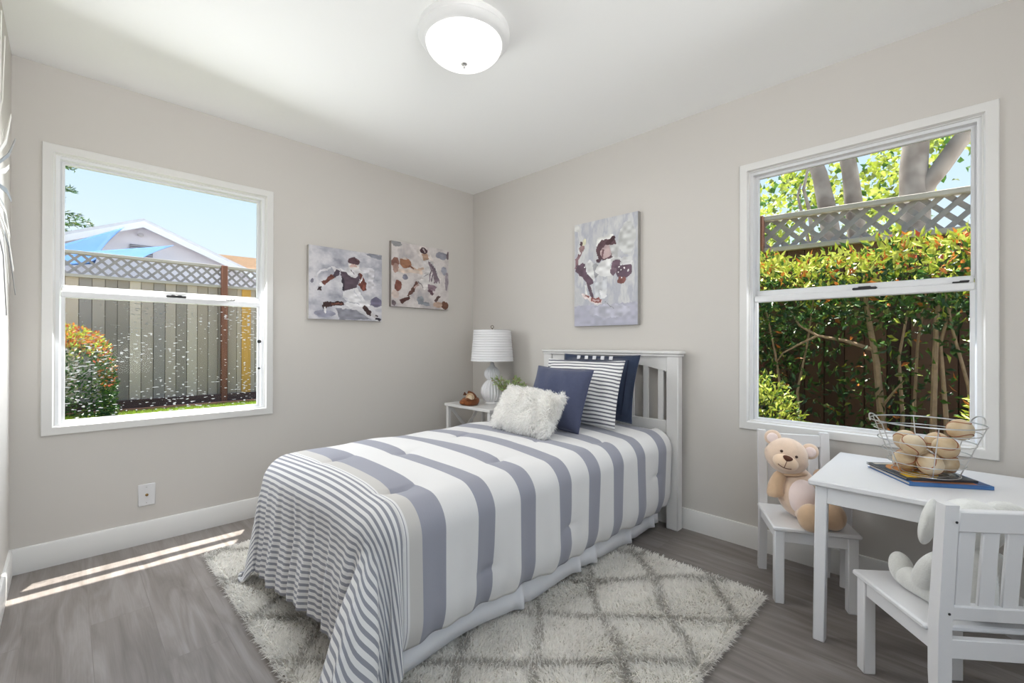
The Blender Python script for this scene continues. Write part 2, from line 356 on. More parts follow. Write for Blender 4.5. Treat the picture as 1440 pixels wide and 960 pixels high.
# ------------------------------------------------------------------ bed
BX, BY = -.05, -1.455
bed = thing('single_bed', 'white slatted headboard single bed standing against the right wall', 'bed', (0, 0, 0))
hb = MB()
for yy in (-1.932, -.968):
    mk('headboard_post', MB().box((-.062, yy, .51), (.058, .074, 1.02), .005), M_bedwhite, bed)
mk('headboard_cap', MB().box((-.060, -1.452, 1.040), (.092, 1.062, .020), .006).box((-.060, -1.452, 1.024), (.076, 1.046, .016), .004), M_bedwhite, bed)
ys = np.linspace(-1.896, -1.004, 25)
poly = [(ys[0], 1.018), (ys[-1], 1.018)][::-1]
arch = [(y, .925+.055*(1-((y-BY)/.446)**2)) for y in ys]
mk('arched_top_rail', MB().prism([(ys[0], 1.018)]+[a for a in arch]+[(ys[-1], 1.018)], -.076, -.048, 0), M_bedwhite, bed)
mk('lower_rail', MB().box((-.062, BY, .597), (.026, .90, .078), .004), M_bedwhite, bed)
for k in range(9):
    yy = BY+(k-4)*.0985
    zt = .925+.055*(1-((yy-BY)/.446)**2)+.012
    mk('headboard_slat', MB().box((-.062, yy, (.63+zt)/2), (.016, .036, zt-.63), .003), M_bedwhite, bed)
for yy in (-1.843, -1.06): mk('side_rail', MB().box((-1.0, yy, .22), (1.82, .022, .12), .003), M_bedwhite, bed)
for yy in (-1.80, -1.09): mk('foot_leg', MB().box((-1.82, yy, .106), (.05, .05, .188), .004), M_bedwhite, bed)
mk('box_spring', MB().box((-1.0, BY, .255), (1.80, .82, .13), .03), mat('ticking', lin((225, 225, 228)), .8), bed)
mk('mattress', MB().box((-1.0, BY, .43), (1.80, .84, .20), .05), mat('mattress_cloth', lin((230, 230, 230)), .8), bed)
# pleated bed skirt (near side and foot)
def skirt():
    V = []; F = []; nz = 6
    path = []
    for i in range(331):
        x = -.14-1.72*i/330
        w = .004*math.sin(x*13)+.004*math.sin(x*5.3+1)+sum(.020*math.exp(-((x-c_)/.022)**2)-.010*math.exp(-((x-c_-.035)/.02)**2) for c_ in (-.22, -.47, -.80, -.93, -1.31))
        path.append((x, -1.864, 0, -1, w))
    for i in range(1, 141):
        y = -1.872+.84*i/140; path.append((-1.86, y, -1, 0, .01*math.sin(y*21)+.006*math.sin(y*50)))
    for (x, y, nx, ny, w) in path:
        for k in range(nz+1):
            g = k/nz; q = g**1.4
            hem = .036+.008*math.sin(x*9+y*5)
            V.append((x+nx*(w*q+.012*q), y+ny*(w*q+.012*q), .30+(hem-.30)*g))
    n = nz+1
    for i in range(len(path)-1):
        for k in range(nz): F.append((i*n+k, (i+1)*n+k, (i+1)*n+k+1, i*n+k+1))
    return V, F
sk = mk('bed_skirt', skirt(), mat('white_cotton', lin((232, 232, 236)), .85, bump=.1, bscale=500), bed, recalc=False)
sk.modifiers.new('s', 'SOLIDIFY').thickness = .002

# ------------------------------------------------------------------ comforter
def comforter():
    rr, XF, YN, YF, ZT = .112, 1.89, 1.835, .985, .590
    arc = rr*PI/2
    A, B = arc+.375, arc+.335
    u0 = .105
    U = np.concatenate([np.linspace(u0, XF, 140), XF+np.linspace(0, A, 52)[1:]])
    Vv = np.concatenate([YF-np.linspace(0, B, 40)[::-1][:-1], np.linspace(YF, YN, 66), YN+np.linspace(0, B, 44)[1:]])
    verts = []; uvs = []; faces = []; key = {}
    def prof(d, f):
        if d <= 0: return 0., 0.
        if d < arc: g = d/rr; return rr*math.sin(g), rr*(1-math.cos(g))
        e = d-arc; return rr+f*e, rr+math.sqrt(1-f*f)*e
    def crown(u, v):
        c = 1-abs((v-1.41)/.43)**2.5
        return .018*max(c, 0)
    def tap(v): g = min(max((v-1.15)/.6, 0), 1); return 1-.10*g*g*(3-2*g)
    def pos(u, v):
        a, bn, bf = u-XF, v-YN, YF-v
        x, y, z = -min(u, XF), -min(max(v, YF), YN), ZT+crown(min(u, XF), v)
        if a > 0 and bn > 0: return None
        hx = 0
        if a > 0 and bf > 0:
            # far corner: simple rounded fall
            rad = math.hypot(a, bf); th = math.atan2(bf, a); h, dr = prof(rad if rad < .62 else .62, .07+.16*math.sin(2*th)**2)
            return (x-h*math.cos(th), y+h*math.sin(th), z-dr)
        if a > 0:
            h, dr = prof(a*tap(v), .085); return (x-h, y, z-dr)
        if bn > 0:
            h, dr = prof(bn, .0); 
            if bn > B-.10: h -= 2.6*(bn-(B-.10))**2
            hd = max(0, 1-(u-u0)/.12); return (x, y-h+.012*hd*hd, z-dr)
        if bf > 0:
            h, dr = prof(bf, .02); return (x, y+h, z-dr)
        hd = max(0, 1-(u-u0)/.10); return (x, y, z-.028*hd*hd)
    def put(p, uv):
        verts.append(p); uvs.append(uv); return len(verts)-1
    grid = {}
    for i, u in enumerate(U):
        for j, v in enumerate(Vv):
            p = pos(u, v)
            if p is not None: grid[i, j] = put(p, (u, v))
    for i in range(len(U)-1):
        for j in range(len(Vv)-1):
            q = [(i, j), (i+1, j), (i+1, j+1), (i, j+1)]
            if all(k in grid for k in q): faces.append(tuple(grid[k] for k in q))
    # near foot corner in polar form
    iF = 139; jN = 39+65
    nth = 64; Rs = list(range(iF, len(U)))
    foot = [grid[i, jN] for i in range(iF, len(U))]          # b = 0 edge, 52 samples
    side = [grid[iF, j] for j in range(jN, len(Vv))]          # a = 0 edge, 44 samples
    NR = 52
    prev = foot
    for t_ in range(1, nth+1):
        th = PI/2*t_/nth; tt = th/(PI/2)
        s2 = math.sin(2*th)
        us = .90*math.cos(th)**2+math.sin(th)**2
        RR = (A*.90*math.cos(th)**2+B*math.sin(th)**2)+.215*s2**2
        f = .085*(1-tt)+.62*math.exp(-((th-R(37))/R(15))**2)+.14*math.exp(-((th-R(80))/R(6))**2)-.10*math.exp(-((th-R(9))/R(7))**2)
        f = min(max(f, 0), .75)*(1 if t_ < nth else 0)
        row = []
        for k in range(NR):
            rho = k/(NR-1)*RR
            h, dr = prof(rho, f)
            if tt > .9 and rho > RR-.10: h -= (tt-.9)*10*2.6*(rho-(RR-.10))**2
            z = max(ZT-dr, .034)
            row.append(put((-XF-h*math.cos(th), -YN-h*math.sin(th), z), (XF+rho*math.cos(th)/us, YN+rho*math.sin(th))))
        for k in range(NR-1): faces.append((prev[k], prev[k+1], row[k+1], row[k]))
        prev = row
    V = np.array(verts); UV = np.array(uvs)
    # weld borders
    me = bpy.data.meshes.new('comforter'); me.from_pydata(V.tolist(), [], faces)
    bm = bmesh.new(); bm.from_mesh(me); bm.normal_update()
    N = np.array([v.normal[:] for v in bm.verts]); bm.free()
    # outward orientation
    c = np.array((-1.0, -1.41, .25)); s = np.sign(np.einsum('ij,ij->i', N, V-c)); s[s == 0] = 1
    N = N*np.median(s) if abs(np.mean(s)) > .3 else N*s[:, None]
    u, v = UV[:, 0], UV[:, 1]
    d = np.zeros(len(V))
    d += .005*np.sin(u*8.5+1)*np.sin(v*7.3)+.003*np.sin(u*19+v*5)
    # tacked quilting creases: short creases running along the bed
    for (tu, tv, L, dep) in ((1.80, 1.76, .055, .024), (1.52, 1.36, .045, .016), (1.30, 1.74, .05, .014), (.97, 1.62, .045, .012), (.66, 1.82, .05, .012), (1.13, 1.25, .045, .012),
                             (1.06, 2.19, .04, .012), (1.54, 2.21, .045, .010), (.30, 2.13, .035, .012), (1.80, 1.28, .05, .014), (.62, 1.42, .04, .01)):
        du, dv = (u-tu)/L, (v-tv)
        d -= dep*np.exp(-du**2)*np.exp(-(dv/.010)**2)
        d -= dep*.55*np.exp(-(du/1.6)**2)*np.exp(-(dv/.055)**2)
    # gathered folds of the foot drop
    a = np.clip((u-XF-.10)/.40, 0, 1)
    wv = np.where(v < YN+.02, 1, np.clip(1-(v-YN-.02)/.12, 0, 1))*np.clip((v-.80)/.1, 0, 1)
    fold = .55*np.sin(v*2*PI/.105+.6*np.sin(v*9))+.45*np.sin(v*2*PI/.062+1.3+2*u)+.5*np.sin(v*2*PI/.29+.8)
    d += .012*a*wv*fold
    # soft folds of the side drop
    bb = np.clip((v-YN-.15)/.3, 0, 1)*np.clip((XF+.02-u)/.1, 0, 1)
    d += .006*bb*(np.sin(u*2*PI/.23+.5)+.6*np.sin(u*2*PI/.105))
    # creases in the corner cone
    ang = np.arctan2(np.clip(v-YN, 0, 1), np.clip(u-XF, 1e-4, 1)); rad = np.hypot(np.clip(v-YN, 0, 1), np.clip(u-XF, 0, 1))
    cc = ((v > YN) & (u > XF))*np.clip((rad-.12)/.4, 0, 1)*np.sin(np.clip(ang, 0, PI/2)*2)
    d += .016*cc*np.sin(ang*15+1.2)+.008*cc*np.sin(ang*31)
    V = V+N*d[:, None]
    V[:, 2] = np.maximum(V[:, 2], .038)
    me.vertices.foreach_set('co', V.ravel())
    uvl = me.uv_layers.new(name='UVMap'); li = np.zeros(len(me.loops), np.int32); me.loops.foreach_get('vertex_index', li)
    uvl.data.foreach_set('uv', UV[li].astype(np.float32).ravel())
    bm = bmesh.new(); bm.from_mesh(me); bmesh.ops.remove_doubles(bm, verts=bm.verts, dist=4e-4); bmesh.ops.recalc_face_normals(bm, faces=bm.faces); bm.to_mesh(me); bm.free()
    me.polygons.foreach_set('use_smooth', [True]*len(me.polygons))
    o = bpy.data.objects.new('comforter', me); COL.objects.link(o)
    md = o.modifiers.new('s', 'SOLIDIFY'); md.thickness = .012; md.offset = -1
    return o
def comforter_mat():
    m = bpy.data.materials.new('striped_comforter_cloth'); m.use_nodes = True; n = m.node_tree.nodes; l = m.node_tree.links; b = n['Principled BSDF']
    uv = n.new('ShaderNodeUVMap'); uv.uv_map = 'UVMap'; sp = n.new('ShaderNodeSeparateXYZ'); l.new(uv.outputs[0], sp.inputs[0])
    mr = n.new('ShaderNodeMapRange'); mr.inputs[1].default_value = 0; mr.inputs[2].default_value = 2; l.new(sp.outputs[0], mr.inputs[0])
    cr = n.new('ShaderNodeValToRGB'); cr.color_ramp.interpolation = 'CONSTANT'; l.new(mr.outputs[0], cr.inputs[0])
    white = (*lin((218, 217, 217)), 1); grey = (*lin((148, 149, 160)), 1); beige = (*lin((194, 191, 188)), 1)
    stops = [(0, white)]
    for a, c in ((.194, .278), (.412, .504), (.640, .728), (.850, .930), (1.052, 1.136), (1.285, 1.372), (1.508, 1.590), (1.722, 1.815)):
        stops += [(a, grey), (c, white)]
    stops[-1] = (1.815, beige); stops += [(1.866, white)]
    e = cr.color_ramp.elements
    e[0].position = 0; e[0].color = white; e[1].position = stops[1][0]/2; e[1].color = stops[1][1]
    for p, c in stops[2:]:
        k = e.new(p/2); k.color = c
    # pin stripes at the foot
    md = n.new('ShaderNodeMath'); md.operation = 'FRACT'; dv = n.new('ShaderNodeMath'); dv.operation = 'DIVIDE'; dv.inputs[1].default_value = .0225
    l.new(sp.outputs[0], dv.inputs[0]); l.new(dv.outputs[0], md.inputs[0])
    st = n.new('ShaderNodeMath'); st.operation = 'LESS_THAN'; st.inputs[1].default_value = .46; l.new(md.outputs[0], st.inputs[0])
    gt = n.new('ShaderNodeMath'); gt.operation = 'GREATER_THAN'; gt.inputs[1].default_value = 1.875; l.new(sp.outputs[0], gt.inputs[0])
    an = n.new('ShaderNodeMath'); an.operation = 'MULTIPLY'; l.new(st.outputs[0], an.inputs[0]); l.new(gt.outputs[0], an.inputs[1])
    mx = n.new('ShaderNodeMix'); mx.data_type = 'RGBA'; l.new(an.outputs[0], mx.inputs[0]); l.new(cr.outputs[0], mx.inputs[6]); mx.inputs[7].default_value = (*lin((140, 141, 150)), 1)
    l.new(mx.outputs[2], b.inputs['Base Color']); b.inputs['Roughness'].default_value = .85; b.inputs['Specular IOR Level'].default_value = .2; b.inputs['Sheen Weight'].default_value = .15
    mp = n.new('ShaderNodeMapping'); mp.inputs['Scale'].default_value = (400, 40, 1); l.new(uv.outputs[0], mp.inputs[0])
    t = n.new('ShaderNodeTexNoise'); t.inputs['Scale'].default_value = 1; l.new(mp.outputs[0], t.inputs[0])
    bp = n.new('ShaderNodeBump'); bp.inputs['Strength'].default_value = .12; bp.inputs['Distance'].default_value = .002; l.new(t.outputs[0], bp.inputs['Height']); l.new(bp.outputs[0], b.inputs['Normal'])
    return m
q = comforter(); q.data.materials.append(comforter_mat())
tag(q, 'grey and white striped comforter draped over the bed, pinstriped foot end', 'comforter')

# ------------------------------------------------------------------ rug
def rug():
    x0, x1, y0, y1 = -2.12, -.49, -2.545, -.43
    root = thing('shag_rug', 'cream shag rug with grey diamond lattice lying under the bed', 'rug', (0, 0, 0))
    mk('backing', MB().box(((x0+x1)/2, (y0+y1)/2, .006), (x1-x0-.03, y1-y0-.03, .010), .003), mat('rug_backing', lin((190, 186, 178)), .95), root)
    n = 120000
    X = rng.uniform(x0, x1, n); Y = rng.uniform(y0, y1, n)
    hid = (Y > -1.78) & (X > -1.86)
    X, Y = X[~hid], Y[~hid]; n = len(X)
    # lattice
    wob = .018*np.sin(X*9+Y*4)+.014*np.sin(Y*13-X*3)
    p = (X+Y+3.25+wob) / .38; q_ = (X-Y-1.03+wob) / .38
    dp = np.abs(p-np.round(p))*.38; dq = np.abs(q_-np.round(q_))*.38
    line = np.minimum(dp, dq)
    g = np.clip(1-(line-.012)/.024, 0, 1)*(rng.uniform(0, 1, n) < .66)
    cream = np.array(lin((254, 252, 248))); gy = np.array(lin((200, 196, 190)))
    c = cream*(1-g[:, None])+gy*g[:, None]; c = c*rng.uniform(.86, 1.04, (n, 1))
    # tuft lean: clumped field plus random
    ang = 2.2*np.sin(X*7.1+1.3*np.sin(Y*5))+2.2*np.cos(Y*8.3+1.7*np.sin(X*6.2))+rng.normal(0, .9, n)
    Ln = rng.uniform(.022, .034, n); lean = rng.uniform(.5, 1.25, n)
    edge = np.minimum.reduce([X-x0, x1-X, Y-y0, y1-Y]); e = edge < .03
    ea = np.where(X-x0 == edge, PI, np.where(x1-X == edge, 0, np.where(Y-y0 == edge, -PI/2, PI/2)))
    ang = np.where(e, ea+rng.normal(0, .5, n), ang); lean = np.where(e, rng.uniform(.7, 1.2, n), lean)
    dx, dy = np.cos(ang), np.sin(ang); wd = rng.uniform(.0016, .0030, n)
    wa = ang+PI/2+rng.normal(0, .5, n); wx, wy = np.cos(wa)*wd, np.sin(wa)*wd
    P = np.zeros((n, 5, 3))
    def pt(f): 
        l_ = lean*f; return np.stack([X+dx*Ln*f*np.sin(l_), Y+dy*Ln*f*np.sin(l_), .009+Ln*f*np.cos(l_)], 1)
    a0, a1, a2 = pt(np.zeros(n)), pt(np.full(n, .6)), pt(np.ones(n))
    wv = np.stack([wx, wy, np.zeros(n)], 1)
    P[:, 0] = a0-wv*.7; P[:, 1] = a0+wv*.7; P[:, 2] = a1+wv; P[:, 3] = a1-wv; P[:, 4] = a2
    V = P.reshape(-1, 3); me = bpy.data.meshes.new('pile')
    nl = n*7; me.vertices.add(n*5); me.loops.add(nl); me.polygons.add(n*2)
    me.vertices.foreach_set('co', V.astype(np.float32).ravel())
    base = np.arange(n)*5
    L = np.stack([base, base+1, base+2, base+3, base+3, base+2, base+4], 1).ravel()
    me.loops.foreach_set('vertex_index', L.astype(np.int32))
    ls = np.stack([np.arange(n)*7, np.arange(n)*7+4], 1).ravel(); me.polygons.foreach_set('loop_start', ls.astype(np.int32))
    me.update(calc_edges=True); me.validate()
    me.materials.append(attr_mat('shag_yarn', .9, trans=.6, spec=.1))
    o = bpy.data.objects.new('pile', me); COL.objects.link(o); o.parent = root; o['kind'] = 'stuff'
    set_col(o, np.repeat(c, 5, axis=0))
rug()


# ------------------------------------------------------------------ pillows
def pillow_mesh(w, h, th, n=34, pinch=.06, flange=0, piping=0, wrinkle=.004, seed=0, sag=0):
    rg = np.random.default_rng(seed); ph = rg.uniform(0, 6, 6)
    g = np.linspace(-1, 1, n); V = []; F = []; UV = []
    for side in (1, -1):
        for j in range(n):
            for i in range(n):
                u, v = g[i], g[j]
                k = 1+flange*2/min(w, h)
                uu, vv = u*k, v*k
                iu, iv = min(1, abs(uu)), min(1, abs(vv))
                t = th/2*((1-iu**2.6)*(1-iv**2.6))**.55
                x = w/2*u*k*(1-pinch*(1-abs(v)**2)*abs(u)**3); y = h/2*v*k*(1-pinch*(1-abs(u)**2)*abs(v)**3)
                t += wrinkle*t/(th/2+1e-6)*(math.sin(u*6+ph[0]+2*v)*math.sin(v*5+ph[1])+.6*math.sin(u*13+ph[2]+v*4))
                t = max(t, .003)
                y -= sag*(1-abs(u)**2)*(v > 0)*v
                V.append((x, y, side*t)); UV.append((x, y))
    N = n*n
    for j in range(n-1):
        for i in range(n-1):
            a = j*n+i; F.append((a, a+1, a+n+1, a+n)); F.append((N+a, N+a+n, N+a+n+1, N+a+1))
    rim = [i for i in range(n)]+[j*n+n-1 for j in range(1, n)]+[(n-1)*n+i for i in range(n-2, -1, -1)]+[j*n for j in range(n-2, 0, -1)]
    for i in range(len(rim)):
        a, b = rim[i], rim[(i+1) % len(rim)]; F.append((a, N+a, N+b, b))
    return V, F, [V[i] for i in rim]
def place_frame(base, az, lean):
    """local x: width (viewer's right), y: up the pillow, z: out of its front. az: direction the front faces"""
    f = Vector((math.cos(az), math.sin(az), 0)); x = Vector((0, 0, 1)).cross(f)
    y = Vector((0, 0, 1))*math.cos(lean)-f*math.sin(lean); z = x.cross(y)
    Mx = Matrix(((x.x, y.x, z.x, base[0]), (x.y, y.y, z.y, base[1]), (x.z, y.z, z.z, base[2]), (0, 0, 0, 1))); return Mx
def stripe_mat(name, ax, period, duty, c0, c1, rough=.85, wob=0):
    m = bpy.data.materials.new(name); m.use_nodes = True; n = m.node_tree.nodes; l = m.node_tree.links; b = n['Principled BSDF']
    tc = n.new('ShaderNodeTexCoord'); sp = n.new('ShaderNodeSeparateXYZ'); l.new(tc.outputs['Object'], sp.inputs[0])
    t = n.new('ShaderNodeTexNoise'); t.inputs['Scale'].default_value = 5; l.new(tc.outputs['Object'], t.inputs[0])
    a = n.new('ShaderNodeMath'); a.operation = 'MULTIPLY_ADD'; a.inputs[1].default_value = wob; l.new(t.outputs[0], a.inputs[0]); l.new(sp.outputs[ax], a.inputs[2])
    d = n.new('ShaderNodeMath'); d.operation = 'DIVIDE'; d.inputs[1].default_value = period; l.new(a.outputs[0], d.inputs[0])
    fr = n.new('ShaderNodeMath'); fr.operation = 'FRACT'; l.new(d.outputs[0], fr.inputs[0])
    lt = n.new('ShaderNodeMath'); lt.operation = 'LESS_THAN'; lt.inputs[1].default_value = duty; l.new(fr.outputs[0], lt.inputs[0])
    mx = n.new('ShaderNodeMix'); mx.data_type = 'RGBA'; l.new(lt.outputs[0], mx.inputs[0]); mx.inputs[6].default_value = (*c0, 1); mx.inputs[7].default_value = (*c1, 1)
    l.new(mx.outputs[2], b.inputs['Base Color']); b.inputs['Roughness'].default_value = rough; b.inputs['Specular IOR Level'].default_value = .2
    return m
ZB = .614
# navy velvet sham against the headboard
V, F, rim = pillow_mesh(.52, .37, .13, flange=.022, seed=3, wrinkle=.008)
M_navy = mat('navy_velvet', lin((26, 44, 74)), .7, noise=.35, nscale=9, bump=.15, bscale=60, sheen=.5)
p = thing('pillow', 'dark navy velvet pillow leaning on the headboard, backmost of the four', 'pillow')
Mx = place_frame((-.262, -1.480, ZB+.018), PI, R(14)); Mx = Mx @ Matrix.Translation((0, .185+.012, 0))
p.matrix_world = Mx
mk('cover', (V, F), M_navy, p, angle=180)
pts = [(x*.86, y*.84, .055) for x, y, z in rim]
sq = []
for s_ in range(4):
    pass
mk('seam_cord', MB().tube([(.232, y, .034-.10*abs(y)**2) for y in np.linspace(-.165, .165, 14)], .004, 6), mat('navy_cord', lin((18, 28, 52)), .8), p)
for k in range(5): tag(mk('white_dash', MB().box((-.02+.062*k-.12, .176, .034), (.026, .024, .006), .002), mat('white_band', lin((225, 226, 230)), .85), p), 'white dash along the top edge')  # row of small white blocks near the pillow's top edge
# striped sham
V, F, rim = pillow_mesh(.52, .37, .15, seed=5, pinch=.05, wrinkle=.009, flange=.014)
p = thing('pillow', 'white pillow with thin grey horizontal stripes, in front of the navy one', 'pillow')
p.matrix_world = place_frame((-.445, -1.485, ZB+.012), PI+R(2), R(17)) @ Matrix.Translation((0, .185, 0))
mk('cover', (V, F), stripe_mat('ticking_stripe', 1, .0215, .42, lin((234, 234, 233)), lin((116, 117, 126)), wob=.02), p, angle=180)
# slate blue square pillow
V, F, rim = pillow_mesh(.39, .36, .13, seed=8, pinch=.05, wrinkle=.005)
p = thing('pillow', 'plain slate blue square pillow between the fluffy and the striped pillows', 'pillow')
p.matrix_world = place_frame((-.672, -1.485, ZB), PI+R(4), R(22)) @ Matrix.Rotation(R(-2), 4, 'Z') @ Matrix.Translation((0, .18, 0))
mk('cover', (V, F), mat('slate_cloth', lin((70, 76, 102)), .8, noise=.12, nscale=60, bump=.1, bscale=300, sheen=.2), p, angle=180)
mk('piping', MB().tube([(x*1.002, y*1.002, 0) for x, y, z in rim], .0035, 6, closed=True), mat('slate_piping', lin((70, 76, 104)), .8), p)
# fluffy lumbar pillow
V, F, rim = pillow_mesh(.42, .235, .12, seed=9, pinch=.04)
p = thing('fluffy_pillow', 'small white long-pile fluffy pillow in front of the other pillows', 'pillow')
p.matrix_world = place_frame((-.874, -1.440, ZB+.009), PI, R(30)) @ Matrix.Rotation(R(-3), 4, 'Z') @ Matrix.Translation((0, .118, 0))
mk('cover', (V, F), mat('cream_cloth', lin((250, 249, 246)), .9), p, angle=180)
def fur(parent, V, F, n, ln, wd, c, name):
    V = np.array(V); T = []
    for f in F: T += [(f[0], f[1], f[2]), (f[0], f[2], f[3])]
    T = np.array(T); A, B, C_ = V[T[:, 0]], V[T[:, 1]], V[T[:, 2]]
    cr = np.cross(B-A, C_-A); ar = np.linalg.norm(cr, axis=1); pk = rng.choice(len(T), n, p=ar/ar.sum())
    r1, r2_ = np.sqrt(rng.uniform(size=n)), rng.uniform(size=n)
    P = A[pk]*(1-r1)[:, None]+B[pk]*(r1*(1-r2_))[:, None]+C_[pk]*(r1*r2_)[:, None]
    N = cr[pk]/ar[pk][:, None]; N *= np.sign(np.einsum('ij,ij->i', N, P*np.array((.15, .15, 1))))[:, None]
    fld = np.stack([np.sin(P[:, 0]*31+2*np.sin(P[:, 1]*23)), np.cos(P[:, 1]*35+2*np.cos(P[:, 0]*27)), .2*np.sin(P[:, 0]*40)], 1)
    D = N*.95+fld*.65+rng.normal(0, .35, (n, 3))+np.array((0, -.35, 0)); D -= N*np.minimum(0, np.einsum('ij,ij->i', D, N)-.12)[:, None]
    D /= np.linalg.norm(D, axis=1)[:, None]; L = ln*rng.uniform(.6, 1.15, n)
    Wd = np.cross(D, rng.normal(size=(n, 3))); Wd /= np.linalg.norm(Wd, axis=1)[:, None]; Wd *= wd
    mid = P+D*(L*.55)[:, None]; tip = P+(D*.85+np.array((0, -.3, 0))*.5)*L[:, None]
    Q = np.stack([P-Wd*.8, P+Wd*.8, mid+Wd, mid-Wd, tip], 1).reshape(-1, 3)
    i = np.arange(n)*5
    Fs = np.stack([i, i+1, i+2, i+3], 1).tolist()+np.stack([i+3, i+2, i+4], 1).tolist()
    me = bpy.data.meshes.new(name); me.from_pydata(Q.tolist(), [], Fs); me.materials.append(attr_mat(name+'_fibre', .9, trans=.6, spec=.1))
    o = bpy.data.objects.new(name, me); COL.objects.link(o); o.parent = parent; o['kind'] = 'stuff'
    set_col(o, np.repeat(np.array(c)*rng.uniform(.88, 1.03, (n, 1)), 5, axis=0)); return o
fur(p, V, F, 15000, .038, .0017, lin((255, 254, 252)), 'fur')

# ------------------------------------------------------------------ nightstand with lamp, glove, plant
NX0, NX1, NY0, NY1, NZ = -.452, -.035, -.735, -.185, .612
t = thing('nightstand', 'white nightstand with crossed back and sides between bed and corner', 'nightstand', ((NX0+NX1)/2, (NY0+NY1)/2, 0))
hx, hy = (NX1-NX0)/2, (NY1-NY0)/2
mk('top', MB().box((0, 0, NZ-.011), (2*hx, 2*hy, .022), .003), M_bedwhite, t)
for sx in (-1, 1):
    for sy in (-1, 1):
        mk('leg', MB().box((sx*(hx-.024), sy*(hy-.026), (NZ-.022)/2), (.028, .028, NZ-.022), .002), M_bedwhite, t)
zA, zB = NZ-.03, .20
mk('shelf', MB().box((0, 0, .19), (2*hx-.03, 2*hy-.03, .018), .002), M_bedwhite, t)
for a, b in (((hx-.02, -hy+.04, zA), (hx-.02, hy-.04, zB)), ((hx-.02, hy-.04, zA), (hx-.02, -hy+.04, zB))): mk('back_brace', MB().bar(a, b, .012, .024, .002), M_bedwhite, t)
for sy in (-1, 1):
    yy = sy*(hy-.026)
    for a, b in (((-hx+.04, yy, zA), (hx-.04, yy, zB)), ((hx-.04, yy, zA), (-hx+.04, yy, zB))): mk('side_brace', MB().bar(a, b, .012, .024, .002, Vector((0, 1, 0))), M_bedwhite, t)

LPX, LPY = -.205, -.487
t = thing('table_lamp', 'white fluted gourd table lamp with pleated drum shade on the nightstand', 'lamp', (LPX, LPY, NZ))
gp = [(0, 0, 0), (.058, 0, 0), (.060, .006, 0), (.052, .014, 0), (.050, .020, .05)]
for a in np.linspace(-1.0, 1.05, 15): gp.append((.087*math.cos(a*1.12)**.8 if abs(a) < 1.3 else .05, .098+.082*a, .16))
gp.append((.034, .190, .1))
for a in np.linspace(-.85, 1.2, 13): gp.append((max(.019, .061*math.cos(a*1.1)**.8), .238+.050*a, .16))
gp += [(.017, .312, 0), (.012, .33, 0), (0, .332, 0)]
mk('base', MB().lathe(gp, 96, nf=22), mat('white_ceramic', lin((226, 226, 228)), .18, coat=.4), t)
mk('foot', MB().lathe([(0, 0), (.055, 0), (.055, .012), (0, .012)], 32), mat('clear_foot', lin((190, 190, 190)), .15), t)
sh = []
nz = 64
for i in range(nz+1):
    f = i/nz; r_ = .169+(.149-.169)*f; sh.append((r_+.0016*math.sin(f*PI*2*13)+.001*math.sin(f*PI*2*31+1), .340+.246*f))
prof = sh+[(.146, .586), (.166, .340), (.169, .340)]
mshade = mat('pleated_shade_cloth', lin((228, 228, 230)), .85, noise=.1, nscale=4, stretch=(1, 1, 28), bump=.25, bscale=3)
mk('shade', MB().lathe(prof, 56), mshade, t)
mk('harp', MB().tube([(0, .0, .33), (0, .04, .40), (0, .04, .52), (0, 0, .588), (0, -.04, .52), (0, -.04, .40), (0, 0, .33)], .002, 6), M_nickel, t)
mk('spider', MB().bar((-.147, 0, .584), (.147, 0, .584), .004, .004, .001, Vector((0, 1, 0))), M_nickel, t)
fin = MB().tube([(0, 0, .585), (0, 0, .600)], .003, 8)
fin.tube([(.011*math.cos(a)*.7, -.011*math.cos(a)*.7, .611+.011*math.sin(a)) for a in np.linspace(0, 2*PI, 16)[:-1]], .0025, 6, closed=True)
mk('finial', fin, mat('bronze', (.12, .09, .07), .35, metal=1), t)

# baseball glove with a ball in it
M_leather = mat('tan_glove_leather', lin((150, 88, 44)), .5, col2=lin((88, 44, 20)), nscale=14, bump=.2, bscale=120)
t = thing('baseball_glove', 'brown leather baseball glove lying open on the nightstand', 'glove', (-.375, -.425, NZ), R(-140))
def cup(x, y, z):
    return (x*1.0, y*1.0, max(z, -.62)+(.0 if z < .1 else -.9*(z-.1)*(1-min(1, (x*x+y*y)*.8))))
mk('palm', MB().ell((0, 0, .034), (.095, .068, .055), 28, 20, fn=cup), M_leather, t)
for k, (a, l_, z) in enumerate(((-62, .072, .052), (-30, .088, .060), (2, .092, .066), (34, .088, .068), (66, .078, .062))):
    d = Vector((math.sin(R(a)), -.35, math.cos(R(a))*.9)).normalized()
    base = Vector((.058*math.sin(R(a)), .030, .030+.02*math.cos(R(a))))
    pts = [base+d*(l_*f)*.62+Vector((0, -.030*f*f, 0)) for f in np.linspace(0, 1, 6)]
    mk('finger', MB().tube(pts, [.015, .018, .019, .018, .016, .009], 12), M_leather, t)
wb_ = MB()
for k in range(5): wb_.tube([(-.07+.012*k, -.03, .05+.006*k), (-.03+.012*k, -.055, .095-.004*k)], .003, 6)
mk('webbing', wb_, mat('glove_lace', lin((104, 58, 28)), .6), t)
mk('heel_pad', MB().ell((.0, -.05, .022), (.085, .034, .024), 20, 12), M_leather, t)

